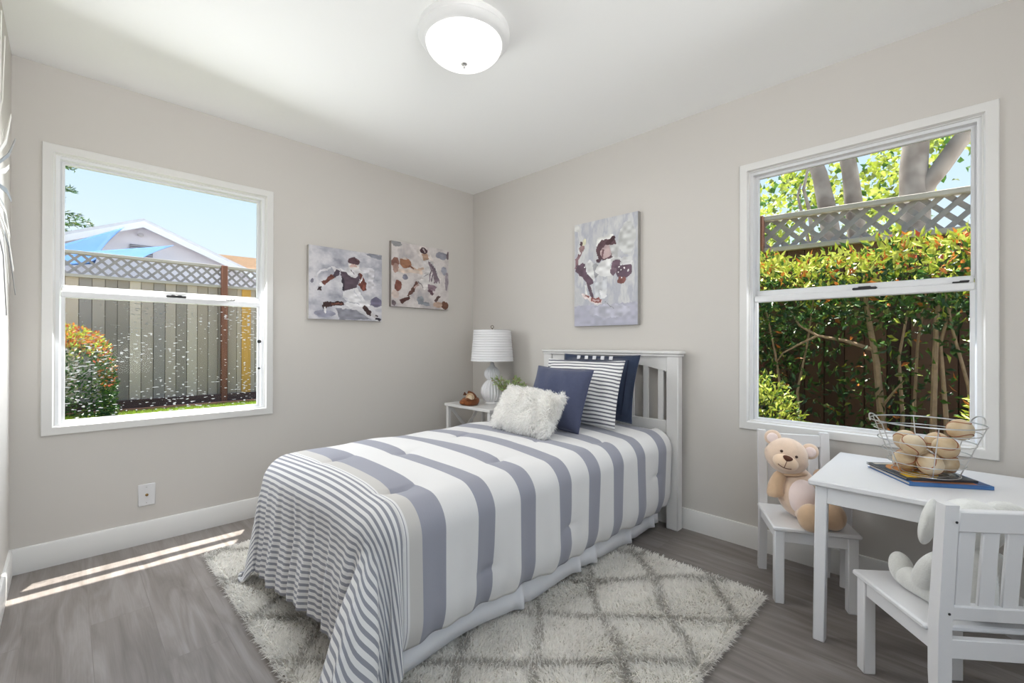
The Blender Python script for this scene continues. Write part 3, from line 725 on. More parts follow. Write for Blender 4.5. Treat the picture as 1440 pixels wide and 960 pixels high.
# baseballs --------------------------------------------------------
M_ball = mat('scuffed_ball_leather', lin((222, 208, 182)), .6, col2=lin((178, 148, 108)), nscale=9, bump=.1, bscale=150)
M_stitch = mat('ball_stitching', lin((150, 92, 66)), .7)
ball_me = {}
def baseball(loc, r, rot, label, group=None):
    o = thing('baseball', label, 'baseball', loc, group=group); o.rotation_euler = rot
    if r not in ball_me:
        pts = []
        for s_ in np.linspace(0, 2*PI, 90)[:-1]:
            a = .44; A_ = PI/2-(PI/2-a)*math.cos(s_); B_ = s_/2+a*math.sin(2*s_)
            pts.append(Vector((math.sin(A_)*math.cos(2*B_*.5*2/1), math.sin(A_)*math.sin(2*B_*.5*2/1), math.cos(A_))))
        pts = [Vector((math.cos(s_)*(1-.0)+.36*math.cos(3*s_), math.sin(s_)-.36*math.sin(3*s_), 1.13*math.sin(2*s_))).normalized()*r*1.0 for s_ in np.linspace(0, 2*PI, 90)[:-1]]
        a_ = mk('cover', MB().ell((0, 0, 0), (r, r, r), 28, 18), M_ball, o); b_ = mk('stitching', MB().tube(pts, r*.045, 6, closed=True), M_stitch, o)
        ball_me[r] = (a_, b_)
    else:
        for s_ in ball_me[r]:
            c = s_.copy(); COL.objects.link(c); c.parent = o
    return o
baseball((-.418, -.470, NZ+.064), .034, (.4, .2, 0), 'worn baseball resting in the brown leather glove')

# plant
t = thing('potted_plant', 'small leafy green potted plant on the nightstand behind the fluffy pillow', 'plant', (-.175, -.655, NZ))
mk('pot', MB().lathe([(0, 0), (.036, 0), (.048, .075), (.044, .075), (.040, .065), (0, .065)], 32), mat('white_pot', lin((225, 225, 222)), .4), t)
def leaf_cloud(name, mat_, parent, P, D, L, Wd, C, fold=.25, droop=.2, rg=rng):
    """many small folded leaves as one mesh: P base points, D directions, L lengths, Wd widths, C colours"""
    n = len(P); D = D/np.linalg.norm(D, axis=1)[:, None]
    S = np.cross(D, rg.normal(size=(n, 3))); S /= np.linalg.norm(S, axis=1)[:, None]; Nn = np.cross(S, D)
    L = L[:, None]; Wd = Wd[:, None]
    q0 = P; q1 = P+D*L*.45+S*Wd*.5+Nn*Wd*fold; q2 = P+D*L-Nn*L*droop; q3 = P+D*L*.45-S*Wd*.5+Nn*Wd*fold; qm = P+D*L*.5-Nn*L*droop*.2
    Q = np.stack([q0, q1, q2, q3, qm], 1).reshape(-1, 3); i = np.arange(n)*5
    Fs = np.concatenate([np.stack([i, i+1, i+4], 1), np.stack([i+1, i+2, i+4], 1), np.stack([i+2, i+3, i+4], 1), np.stack([i+3, i, i+4], 1)]).tolist()
    me = bpy.data.meshes.new(name); me.from_pydata(Q.tolist(), [], Fs); me.materials.append(mat_)
    o = bpy.data.objects.new(name, me); COL.objects.link(o)
    if parent is not None: o.parent = parent
    set_col(o, np.repeat(C, 5, axis=0)); return o
M_leaf_small = attr_mat('small_leaf', .5, trans=.25)
stm = MB(); P = []; D = []
for k in range(26):
    a = rng.uniform(0, 2*PI); l_ = rng.uniform(.06, .13); tip = np.array((math.cos(a)*rng.uniform(.04, .14), math.sin(a)*rng.uniform(.04, .14), .09+l_))
    b0 = np.array((math.cos(a)*.015, math.sin(a)*.015, .06)); md_ = (b0+tip)/2+np.array((0, 0, .02))
    stm.tube([b0, md_, tip], .0013, 4)
    for f in np.linspace(.35, 1, 8):
        pp = b0*(1-f)**2+2*md_*f*(1-f)+tip*f*f
        for s_ in range(2): P.append(pp); D.append(rng.normal(0, 1, 3)+np.array((math.cos(a), math.sin(a), .7)))
P = np.array(P); D = np.array(D); n = len(P)
mk('stem', stm, mat('plant_stem', lin((96, 112, 60)), .6), t)
cs = np.array(lin((172, 190, 132)))*rng.uniform(.7, 1.25, (n, 1)); cs[rng.uniform(size=n) < .12] = np.array(lin((176, 150, 120)))
leaf_cloud('foliage', M_leaf_small, t, P, D, rng.uniform(.022, .036, n), rng.uniform(.008, .013, n), cs)

# ------------------------------------------------------------------ paintings
def vnoise(U, V, fx, fy, seed):
    rg = np.random.default_rng(seed); G = rg.uniform(0, 1, (int(fy)+3, int(fx)+3))
    x, y = np.clip(U, 0, 1)*fx, np.clip(V, 0, 1)*fy; i, j = np.floor(x).astype(int), np.floor(y).astype(int); a, b = x-i, y-j
    a, b = a*a*(3-2*a), b*b*(3-2*b)
    return (G[j, i]*(1-a)+G[j, i+1]*a)*(1-b)+(G[j+1, i]*(1-a)+G[j+1, i+1]*a)*b
def inpoly(U, V, P):
    r_ = np.zeros(U.shape, bool); n = len(P)
    for i in range(n):
        x0, y0 = P[i]; x1, y1 = P[(i+1) % n]
        c = ((y0 > V) != (y1 > V)) & (U < (x1-x0)*(V-y0)/(y1-y0+1e-12)+x0); r_ ^= c
    return r_
class Paint:
    def __init__(s, n, m_, seed, ref):
        u, v = np.meshgrid((np.arange(n)+.5)/n, (np.arange(m_)+.5)/m_); s.U, s.V = u, v; s.sd = seed; s.ref = ref
        s.wu = u+.022*(vnoise(u, v, 22, 22, seed+1)-.5)+.010*(vnoise(u, v, 55, 55, seed+3)-.5); s.wv = v+.022*(vnoise(u, v, 22, 22, seed+2)-.5)+.010*(vnoise(u, v, 55, 55, seed+4)-.5)
        s.C = np.ones(u.shape+(3,))*.5; s.k = 0
    def uv(s, p):   # reference coordinates (x, y) on a canvas seen in perspective -> canvas uv
        (xl, yl0, yl1), (xr, yr0, yr1) = s.ref; f = (p[0]-xl)/(xr-xl); a = yl0+(yr0-yl0)*f; b = yl1+(yr1-yl1)*f
        return (f, (p[1]-a)/(b-a))
    def fill(s, mask, c, var=.18):
        s.k += 1; c = np.array(lin(c)); t = 1+var*2*(vnoise(s.U, s.V, 16, 30, s.sd+50+s.k)-.5)
        s.C[mask] = (c[None, None]*t[..., None])[mask]
    def poly(s, pts, c, var=.25): s.fill(inpoly(s.wu, s.wv, [s.uv(p) for p in pts]), c, var)
    def ell(s, c0, rx, ry, c, rot=0, var=.25, ring=None):
        (xl, yl0, yl1), (xr, yr0, yr1) = s.ref; u, v = s.uv(c0); hgt = ((yl1-yl0)+(yr1-yr0))/2
        du, dv = (s.wu-u)*(xr-xl), (s.wv-v)*hgt; cr_, sr = math.cos(rot), math.sin(rot); a, b = du*cr_+dv*sr, -du*sr+dv*cr_
        q_ = (a/rx)**2+(b/ry)**2; s.fill((q_ < 1) & (q_ > (ring or -1)), c, var)
    def line(s, pts, w, c, var=.3):
        pts = [Vector(p) for p in pts]
        for a, b in zip(pts[:-1], pts[1:]):
            d = (b-a).normalized(); n_ = Vector((-d.y, d.x))*w/2; e = d*w*.25; s.poly([a-e+n_, b+e+n_, b+e-n_, a-e-n_], c, var)
        return s
    def bg(s, cols, fx, fy, mixn=4):
        a = vnoise(s.wu, s.wv, fx, fy, s.sd+20)*.6+vnoise(s.wu, s.wv, fx*3, fy*3, s.sd+21)*.28+vnoise(s.U, s.V, fx*9, fy*9, s.sd+22)*.12
        a = (a-a.min())/(a.max()-a.min()); cs = np.array([lin(c) for c in cols]); x = a*(len(cols)-1); i = np.clip(x.astype(int), 0, len(cols)-2); f = (x-i)[..., None]
        s.C = cs[i]*(1-f)+cs[i+1]*f
def painting(label, loc, rz, w, h, pt, edge):
    t = thing('canvas_painting', label, 'painting', loc, rz)
    mk('stretched_canvas', MB().box((0, -.0165, 0), (w, .031, h), .002), mat('canvas_edge', lin(edge), .8, noise=.2, nscale=12), t)
    m_, n = pt.U.shape
    xs = np.linspace(-w/2+.001, w/2-.001, n+1); zs = np.linspace(h/2-.001, -h/2+.001, m_+1)
    X, Z = np.meshgrid(xs, zs); V = np.stack([X, np.full_like(X, -.0332), Z], -1).reshape(-1, 3)
    i, j = np.meshgrid(np.arange(n), np.arange(m_)); a = (j*(n+1)+i).ravel(); F = np.stack([a, a+n+1, a+n+2, a+1], 1)
    me = bpy.data.meshes.new('painted_face'); me.from_pydata(V.tolist(), [], F.tolist())
    ca = me.color_attributes.new('Col', 'FLOAT_COLOR', 'CORNER'); c = np.ones((len(F), 4, 4), np.float32); c[:, :, :3] = pt.C.reshape(-1, 1, 3); ca.data.foreach_set('color', c.ravel())
    me.materials.append(attr_mat('brushed_paint', .6, bump=.25, bscale=70)); o = bpy.data.objects.new('painted_face', me); COL.objects.link(o); o.parent = t
# running ball carrier
a = Paint(150, 140, 100, ((40, 84, 905), (820, 210, 930)))
a.bg([(142, 142, 154), (178, 178, 187), (212, 210, 214), (186, 186, 194)], 5, 6)
a.ell((755, 725), 68, 55, (122, 118, 140)); a.ell((200, 850), 110, 40, (150, 150, 166)); a.poly([(300, 790), (520, 800), (700, 910), (350, 915), (330, 850)], (140, 140, 150)); a.poly([(620, 180), (820, 210), (820, 260), (700, 230)], (140, 142, 152))
a.line([(100, 440), (160, 370), (250, 350)], 22, (216, 214, 218)); a.line([(480, 360), (700, 380), (690, 560)], 60, (205, 203, 208)); a.ell((70, 480), 14, 26, (120, 118, 130))
a.poly([(255, 330), (330, 345), (420, 370), (400, 400), (300, 390)], (220, 218, 220))
a.poly([(360, 365), (430, 395), (470, 440), (560, 400), (575, 450), (520, 575), (390, 590), (372, 480)], (92, 78, 88)); a.poly([(372, 440), (395, 450), (395, 595), (375, 590)], (60, 52, 62))
a.poly([(430, 340), (560, 350), (620, 400), (560, 400), (520, 450), (450, 430), (400, 380)], (214, 212, 214)); a.line([(460, 370), (500, 410)], 8, (80, 70, 78))
a.poly([(310, 355), (355, 372), (345, 420), (300, 450), (268, 425)], (80, 70, 82)); a.line([(275, 440), (190, 508)], 46, (112, 70, 62)); a.line([(290, 420), (310, 450)], 10, (60, 52, 60)); a.ell((165, 525), 20, 22, (225, 224, 226)); a.poly([(135, 550), (160, 545), (168, 600), (118, 590)], (64, 48, 50))
a.poly([(560, 400), (600, 425), (640, 520), (640, 590), (610, 602), (540, 530), (575, 490)], (112, 66, 58)); a.line([(600, 440), (575, 510)], 10, (226, 224, 226)); a.ell((610, 560), 16, 30, (150, 88, 74))
a.ell((500, 315), 58, 52, (216, 210, 208)); a.ell((500, 268), 68, 42, (88, 66, 72)); a.ell((500, 320), 36, 16, (196, 168, 160)); a.ell((540, 255), 14, 12, (130, 100, 104)); a.line([(465, 350), (540, 355)], 10, (228, 226, 226))
a.poly([(378, 600), (530, 562), (640, 720), (690, 745), (680, 770), (610, 775), (500, 765), (460, 785), (380, 740), (440, 720), (385, 665)], (226, 225, 228)); a.line([(390, 660), (450, 715), (560, 740)], 10, (190, 190, 198)); a.line([(500, 590), (600, 720)], 8, (196, 196, 204))
a.poly([(380, 715), (260, 712), (185, 725), (180, 800), (215, 790), (250, 765), (390, 760)], (66, 48, 48)); a.line([(270, 735), (370, 735)], 16, (120, 78, 66)); a.ell((207, 812), 14, 34, (228, 226, 228))
a.line([(615, 775), (690, 850)], 46, (70, 52, 52)); a.line([(700, 845), (760, 890)], 30, (196, 192, 194)); a.line([(745, 895), (812, 915)], 26, (58, 54, 62)); a.line([(740, 860), (775, 880)], 14, (90, 80, 84))
painting('square painting of a running football player in dark jersey', (-1.193, 0, 1.506), 0, .540, .502, a, (182, 178, 172))
# pitcher
a = Paint(140, 134, 200, ((48, 58, 882), (750, 176, 908)))
a.bg([(164, 160, 165), (192, 185, 184), (214, 208, 206), (200, 192, 190)], 5, 5)
a.ell((105, 90), 55, 38, (138, 138, 140)); a.ell((90, 330), 42, 62, (132, 96, 86)); a.ell((95, 400), 34, 60, (168, 138, 128)); a.ell((125, 620), 40, 70, (124, 80, 70)); a.ell((205, 510), 30, 34, (132, 132, 146)); a.ell((660, 240), 80, 50, (146, 146, 158)); a.ell((735, 240), 18, 55, (112, 98, 104)); a.ell((690, 430), 40, 60, (158, 158, 170)); a.ell((725, 560), 22, 120, (150, 140, 148)); a.ell((75, 835), 26, 28, (112, 100, 104)); a.ell((390, 790), 45, 40, (140, 144, 150)); a.line([(370, 820), (490, 850)], 40, (134, 138, 146)); a.ell((700, 855), 55, 50, (112, 78, 64)); a.ell((610, 850), 60, 40, (186, 160, 144)); a.ell((90, 730), 46, 50, (204, 188, 180))
a.poly([(330, 180), (400, 110), (480, 150), (560, 330), (640, 520), (640, 620), (590, 540), (480, 300), (400, 290)], (216, 208, 204))
a.line([(270, 390), (345, 425), (420, 395)], 30, (196, 170, 152)); a.line([(130, 430), (400, 450)], 46, (212, 196, 184)); a.ell((205, 338), 66, 64, (150, 108, 84)); a.ell((200, 285), 30, 12, (214, 200, 190)); a.line([(250, 370), (300, 410)], 16, (128, 88, 72))
a.poly([(405, 220), (470, 220), (500, 290), (440, 330), (410, 270)], (176, 146, 126)); a.ell((428, 180), 44, 40, (76, 56, 62)); a.line([(418, 160), (440, 195)], 12, (180, 168, 168)); a.ell((470, 300), 20, 14, (120, 88, 76))
a.poly([(400, 305), (490, 290), (560, 340), (610, 450), (635, 560), (600, 620), (500, 580), (470, 520), (400, 520), (450, 430)], (206, 202, 202))
for k in range(5): a.line([(490+26*k*.7, 310+20*k), (520+30*k*.8, 430+26*k), (500+32*k, 560+6*k)], 13, (118, 104, 114))
a.poly([(540, 430), (600, 450), (620, 560), (560, 580)], (126, 112, 122)); a.line([(430, 500), (490, 470)], 12, (150, 146, 150))
a.poly([(350, 545), (480, 530), (520, 600), (440, 665), (400, 620)], (222, 218, 216)); a.line([(360, 560), (420, 640)], 12, (130, 124, 126))
a.line([(345, 580), (290, 680), (245, 745)], 44, (104, 74, 68)); a.line([(365, 600), (310, 640)], 26, (176, 150, 142)); a.line([(225, 750), (270, 745)], 12, (226, 222, 220)); a.line([(250, 770), (165, 820)], 50, (84, 56, 52))
a.poly([(480, 590), (600, 620), (560, 700), (520, 720), (480, 680)], (138, 118, 128)); a.line([(500, 680), (545, 715)], 34, (92, 70, 78)); a.line([(545, 690), (620, 740)], 30, (196, 188, 188)); a.line([(625, 745), (580, 800)], 36, (92, 74, 72))
painting('square painting of a baseball pitcher stretching out his gloved arm', (-.572, 0, 1.630), 0, .545, .508, a, (150, 142, 138))
# catcher
a = Paint(120, 170, 300, ((42, 150, 915), (525, 50, 906)))
a.bg([(186, 188, 192), (198, 198, 200), (178, 180, 190), (208, 208, 208), (190, 192, 196)], 10, 4)
a.fill(a.wv > .80, (178, 178, 192), .12); a.ell((60, 180), 30, 25, (206, 206, 204)); a.ell((450, 250), 60, 120, (200, 201, 200)); a.ell((320, 800), 160, 50, (188, 188, 200))
a.poly([(230, 250), (330, 215), (360, 245), (260, 300), (220, 310)], (222, 222, 220)); a.ell((170, 500), 46, 90, (206, 206, 206)); a.ell((215, 490), 30, 60, (158, 158, 162))
a.ell((300, 335), 78, 84, (96, 74, 80), rot=.35); a.ell((330, 268), 42, 20, (84, 62, 68), rot=-.5); a.ell((295, 350), 44, 52, (188, 166, 166), rot=.5); a.line([(275, 330), (262, 400)], 14, (130, 100, 106)); a.poly([(320, 300), (400, 300), (380, 420), (340, 390)], (196, 196, 196)); a.ell((240, 412), 22, 18, (90, 70, 78))
a.poly([(240, 440), (330, 400), (330, 540), (260, 540), (210, 500)], (220, 220, 220)); a.poly([(330, 400), (480, 395), (480, 440), (340, 430)], (206, 206, 206))
a.ell((380, 465), 44, 46, (112, 92, 104)); a.ell((425, 495), 58, 62, (104, 86, 98)); a.ell((350, 500), 24, 30, (124, 104, 116)); a.ell((412, 570), 28, 28, (128, 88, 84)); a.poly([(400, 430), (485, 428), (482, 450), (400, 452)], (218, 218, 218))
for q_ in ((395, 465), (410, 490), (458, 495), (415, 545), (430, 475), (390, 510)): a.ell(q_, 6, 6, (226, 224, 224))
a.ell((122, 278), 20, 24, (206, 204, 180)); a.ell((105, 320), 22, 26, (160, 132, 132)); a.ell((98, 285), 9, 18, (96, 76, 80)); a.line([(95, 350), (62, 410), (56, 470)], 26, (140, 112, 118)); a.line([(75, 340), (88, 360)], 16, (224, 222, 222))
a.poly([(52, 450), (130, 440), (140, 500), (190, 555), (195, 590), (150, 605), (110, 545), (52, 500)], (106, 88, 100)); a.poly([(140, 440), (190, 430), (210, 580), (150, 520)], (214, 214, 214)); a.ell((128, 466), 5, 6, (236, 236, 236))
a.line([(155, 590), (190, 690)], 26, (110, 94, 104)); a.line([(130, 610), (140, 680)], 16, (218, 218, 218)); a.poly([(200, 590), (310, 560), (300, 700), (220, 700)], (200, 202, 206)); a.poly([(250, 640), (305, 635), (300, 700), (255, 700)], (222, 222, 224))
a.poly([(100, 660), (180, 690), (270, 710), (262, 745), (180, 735), (110, 690)], (218, 206, 204)); a.poly([(122, 680), (165, 685), (160, 705)], (140, 88, 84)); a.poly([(180, 690), (262, 708), (258, 738), (182, 724)], (146, 96, 92)); a.poly([(196, 706), (246, 716), (244, 726), (198, 718)], (196, 170, 168)); a.line([(290, 720), (355, 780)], 4, (120, 116, 118))
painting('tall grey painting of a masked baseball catcher above the headboard', (0, -1.424, 1.577), -PI/2, .505, .726, a, (168, 166, 162))


# ------------------------------------------------------------------ play table and chairs
TX0, TX1, TY0, TY1, TZ = -.668, -.078, -3.50, -2.735, .597
t = thing('play_table', 'white wooden play table under the right window', 'table', ((TX0+TX1)/2, (TY0+TY1)/2, 0))
hx, hy = (TX1-TX0)/2, (TY1-TY0)/2
mk('tabletop', MB().box((0, 0, TZ-.011), (2*hx, 2*hy, .022), .005), M_white, t)
for sx in (-1, 1):
    for sy in (-1, 1):
        x0, y0 = sx*(hx-.036), sy*(hy-.038); x1, y1 = sx*(hx-.043), sy*(hy-.028)
        mk('leg', MB().bar((x1, y1, 0), (x0, y0, TZ-.022), .037, .037, .003, Vector((1, 0, 0))), M_white, t)
mk('apron', MB().box((-hx+.030, 0, TZ-.053), (.018, 2*hy-.10, .062), .002), M_white, t)
mk('apron', MB().box((hx-.030, 0, TZ-.053), (.018, 2*hy-.10, .062), .002), M_white, t)
mk('apron', MB().box((0, hy-.030, TZ-.053), (2*hx-.10, .018, .062), .002), M_white, t)
mk('apron', MB().box((0, -hy+.030, TZ-.053), (2*hx-.10, .018, .062), .002), M_white, t)

def chair(label, loc, fwd):
    """local +y is forward"""
    t = thing('kids_chair', label, 'chair', loc, math.atan2(fwd[1], fwd[0])-PI/2, 'white kids chairs at the play table')
    px, pf, pr_ = .132, .1465, -.1465
    mk('seat', MB().box((0, .024, .317), (.318, .306, .018), .005), M_white, t)
    for s in (-1, 1):
        mk('front_leg', MB().box((s*px, pf, .154), (.037, .037, .308), .003), M_white, t)
        # kinked rear post: foot raked back a little, upright raked back
        prof = [(pr_-.030, 0), (pr_+.004, 0), (pr_+.018, .20), (pr_+.018, .34), (pr_-.010, .672), (pr_-.040, .672), (pr_-.018, .34), (pr_-.016, .20)]
        mk('rear_post', MB().prism(prof, s*px-.017, s*px+.017, 0), M_white, t)
        mk('side_apron', MB().box((s*px, 0, .282), (.020, .262, .050), .002), M_white, t)
    mk('front_apron', MB().box((0, pf, .282), (.230, .020, .050), .002), M_white, t)
    mk('back_apron', MB().box((0, pr_, .278), (.232, .020, .052), .002), M_white, t)
    def rail(z, hgt, nm):
        yc = pr_-.002-(z-.34)*.088
        M_ = Matrix.Translation((0, yc, z)) @ Matrix.Rotation(R(5), 4, 'X')
        return mk(nm, MB().box((0, 0, 0), (.232, .022, hgt), .003, M_), M_white, t), yc
    tr_, y1 = rail(.630, .056, 'top_rail'); lr, y0 = rail(.378, .040, 'lower_rail')
    for k in range(4):
        x = (k-1.5)*.0575
        mk('back_slat', MB().bar((x, y0-.001, .386), (x, y1+.002, .614), .040, .010, .002), M_white, t)
    for s in (-1, 1):
        for z in (.630, .378):
            yc = pr_-.018-(z-.34)*.088-.001
            tag(mk('screw_cap', MB().ell((s*(px-.006), yc-.0005, z), (.0035, .002, .0035), 10, 6), M_black, t), 'dark screw hole')
    return t
chair('white kids chair against the right wall with the tan teddy bear on it', (-.270, -2.634, 0), (-.884, -.467))
chair('white kids chair nearest the camera, grey plush toy on its seat', (-.7375, -3.1060, 0), (.774, .633))

# ------------------------------------------------------------------ plush toys
M_bear = mat('tan_plush', lin((226, 200, 178)), .95, noise=.10, nscale=30, bump=.35, bscale=260, sheen=.6)
M_bear2 = mat('dark_tan_plush', lin((210, 178, 146)), .95, noise=.10, nscale=30, bump=.35, bscale=260, sheen=.6)
M_belly = mat('pale_pink_plush', lin((240, 222, 218)), .95, bump=.35, bscale=260, sheen=.6)
M_nose = mat('brown_felt', lin((92, 54, 40)), .8)
M_thread = mat('brown_thread', lin((110, 74, 58)), .8)
def basis(y, zhint=(0, 0, 1)):
    """matrix with local -y pointing along y (front), local z close to zhint"""
    f = -Vector(y).normalized(); z = Vector(zhint); z = (z-f*z.dot(f)).normalized(); x = f.cross(z)
    return Matrix(((x.x, f.x, z.x), (x.y, f.y, z.y), (x.z, f.z, z.z))).to_4x4()
BO = Vector((-.31, -2.63, .326))
t = thing('teddy_bear', 'tan teddy bear with pink belly slumped on the chair by the wall', 'teddy bear', BO)
hd = Vector((-.337, -2.584, .595))-BO
Bh = basis((-.93, -.30, .16), (.05, -.33, 1))           # head frame, tilted
def hp(x, y, z): return hd+Bh @ Vector((x, y, z))
def headshape(x, y, z): return (x*(1+.05*(1-z*z)*(z < 0)), y, z*.96 if z > 0 else z*.92)
head = mk('head', MB().ell(hd, (.083, .078, .084), 32, 22, Bh, headshape), M_bear, t)
mk('muzzle', MB().ell(hp(0, -.057, -.024), (.050, .040, .036), 24, 16, Bh), mat('light_plush', lin((232, 204, 176)), .95, bump=.3, bscale=260, sheen=.6), head)
tag(mk('nose', MB().ell(hp(0, -.094, -.006), (.018, .010, .012), 18, 12, Bh, lambda x, y, z: (x*(1+.35*z), y, z)), M_nose, head), 'brown stitched nose')
for s in (-1, 1):
    mk('eye', MB().ell(hp(s*.029, -.073, .014), (.0058, .004, .0058), 12, 8, Bh), mat('eye_brown', lin((70, 48, 40)), .3), head)
mo = MB().tube([hp(x, -.094+.45*x*x*8, -.036-.012+9*x*x) for x in np.linspace(-.026, .026, 12)], .0016, 6)
mo.tube([hp(0, -.097, -.016), hp(0, -.096, -.046)], .0014, 6)
mk('mouth', mo, M_thread, head)
for s in (-1, 1):
    e = mk('ear', MB().ell(hp(s*.074, .006, .056), (.034, .018, .034), 22, 14, Bh @ Matrix.Rotation(s*R(30), 4, 'Y')), M_bear, t)
    mk('inner_ear', MB().ell(hp(s*.075, -.009, .054), (.022, .008, .022), 18, 10, Bh @ Matrix.Rotation(s*R(30), 4, 'Y')), M_belly, e)
Bt = basis((-.90, -.40, .18), (-.10, .10, 1))
tc_ = Vector((-.300, -2.625, .438))-BO
def tors(x, y, z): k = 1-.20*max(z, -.3); return (x*k, y*k, z)
body = mk('torso', MB().ell(tc_, (.086, .080, .112), 30, 22, Bt, tors), M_bear, t)
mk('belly_patch', MB().ell(Vector((-.352, -2.648, .432))-BO, (.056, .040, .074), 26, 18, basis((-.95, -.25, .15))), M_belly, t)
mk('neck_seam', MB().tube([hd*.42+tc_*.58+Bt @ Vector((.05*math.cos(a), .048*math.sin(a), .012)) for a in np.linspace(0, 2*PI, 20)[:-1]], .006, 8, closed=True), M_bear2, t)
def limb(name, pts, rad, mt, par): return mk(name, MB().tube(pts, rad, 20), mt, par)
def along(a, b, c, n=12):
    a, b, c = Vector(a)-BO, Vector(b)-BO, Vector(c)-BO; return [a*(1-f)**2+2*b*f*(1-f)+c*f*f for f in np.linspace(0, 1, n)]
rad = lambda r0, r1, n=12: [max(.003, (r0+(r1-r0)*f)*min(1, (1-(2*f-1)**8)**.5+.02)) for f in np.linspace(0, 1, n)]
limb('arm', along((-.338, -2.572, .520), (-.372, -2.540, .470), (-.372, -2.552, .410), 14), rad(.026, .036, 14), M_bear2, t)
limb('arm', along((-.270, -2.680, .520), (-.210, -2.720, .505), (-.175, -2.735, .470), 14), rad(.026, .034, 14), M_bear2, t)
l1 = limb('leg', along((-.320, -2.640, .366), (-.38, -2.67, .362), (-.432, -2.695, .366), 14), rad(.036, .038, 14), M_bear, t)
l2 = limb('leg', along((-.275, -2.672, .366), (-.32, -2.72, .362), (-.350, -2.752, .366), 14), rad(.036, .038, 14), M_bear, t)
for p_, l_, d_ in (((-.446, -2.700, .381), l1, (-.9, -.35, .25)), ((-.362, -2.757, .381), l2, (-.85, -.45, .25))):
    Bf = basis(d_); mk('foot', MB().ell(Vector(p_)-BO, (.050, .040, .056), 24, 16, Bf), M_bear2, l_)

GO = Vector((-.750, -3.122, .326))
M_grey = mat('pale_grey_plush', lin((218, 218, 214)), .95, noise=.08, nscale=40, bump=.45, bscale=200, sheen=.6)
t = thing('plush_toy', 'pale grey floppy-eared plush toy seen from behind on the nearest chair', 'plush toy', GO, math.atan2(.66, .75)-PI/2)
mk('head', MB().ell((-.004, -.058, .256), (.078, .062, .072), 28, 18, None, lambda x, y, z: (x, y*(1.0+.25*(y > 0)), z)), M_grey, t)
mk('snout', MB().ell((0, .012, .235), (.040, .040, .034), 22, 14), M_grey, t)
mk('nose', MB().ell((0, .050, .244), (.012, .008, .009), 12, 8), mat('grey_felt', lin((120, 116, 114)), .8), t)
for s in (-1, 1): mk('eye', MB().ell((s*.030, .012, .270), (.005, .004, .005), 10, 8), M_black, t)
mk('torso', MB().ell((0, -.072, .111), (.075, .060, .108), 26, 18, None, lambda x, y, z: (x*(1-.2*z), y*(1-.15*z), z)), M_grey, t)
def ear_shape(x, y, z): return (x*(.80-.30*z), y, z)
mk('ear', MB().ell((-.096, -.030, .254), (.046, .018, .068), 24, 18, Matrix.Rotation(R(12), 4, 'Y') @ Matrix.Rotation(R(35), 4, 'Z'), ear_shape), M_grey, t)
mk('ear', MB().ell((.103, -.040, .285), (.060, .030, .034), 24, 16, Matrix.Rotation(R(10), 4, 'Y')), M_grey, t)
def limb2(nm, pts, rd): return mk(nm, MB().tube([Vector(p) for p in pts], rd, 18), M_grey, t)
def arc3(a, b, c, n=14): a, b, c = Vector(a), Vector(b), Vector(c); return [a*(1-f)**2+2*b*f*(1-f)+c*f*f for f in np.linspace(0, 1, n)]
limb2('arm', arc3((-.052, -.062, .168), (-.105, -.02, .140), (-.088, .000, .045)), rad(.022, .030, 14))
limb2('arm', arc3((.052, -.062, .168), (.105, -.02, .140), (.088, .000, .045)), rad(.022, .030, 14))
limb2('leg', arc3((-.045, -.050, .036), (-.065, .03, .032), (-.066, .105, .036)), rad(.034, .034, 14))
limb2('leg', arc3((.045, -.050, .036), (.065, .03, .032), (.066, .105, .036)), rad(.034, .034, 14))
for s in (-1, 1): mk('foot', MB().ell((s*.066, .108, .050), (.034, .028, .050), 22, 16, Matrix.Rotation(R(-20), 4, 'X')), M_grey, t)

# ------------------------------------------------------------------ books and the ball basket
def book(label, loc, rz, w, d, h, cov, edgecol, art=None):
    t = thing('book', label, 'book', loc, rz, 'picture books under the wire basket')
    mk('pages', MB().box((.001, 0, h/2), (w-.008, d-.008, h-.004), .001), mat('page_edges', lin((222, 214, 200)), .8, noise=.2, nscale=200, stretch=(.01, .01, 8)), t)
    c = MB().box((0, 0, .001), (w, d, .002), .0006).box((0, 0, h-.001), (w, d, .002), .0006).box((0, -d/2+.001, h/2), (w, .002, h), .0006)
    mk('cover', c, cov, t)
    if art:
        for q_, (nm, poly, col) in enumerate(art): mk(nm, MB().prism(poly, h, h+.0005+.0003*q_, 2), mat('print_'+nm, lin(col), .45, noise=.25, nscale=30), t)
def blob(cx, cy, rx, ry, n=18, ph=0): return [(cx+rx*math.cos(a)*(1+.12*math.sin(3*a+ph)), cy+ry*math.sin(a)*(1+.1*math.sin(4*a+ph))) for a in np.linspace(0, 2*PI, n+1)[:-1]]
BR = R(-55.5)
book('blue-edged hardcover picture book lying lowest on the play table', (-.3375, -3.040, TZ), BR, .252, .250, .013, mat('blue_cover', lin((74, 124, 186)), .4, noise=.3, nscale=8), None,
     [('orange_picture', [(-.11, -.115), (.085, -.115), (.085, -.02), (-.11, -.02)], (182, 112, 66)), ('dark_corner', [(.09, -.115), (.12, -.115), (.12, .11), (.09, .11)], (60, 84, 130))])
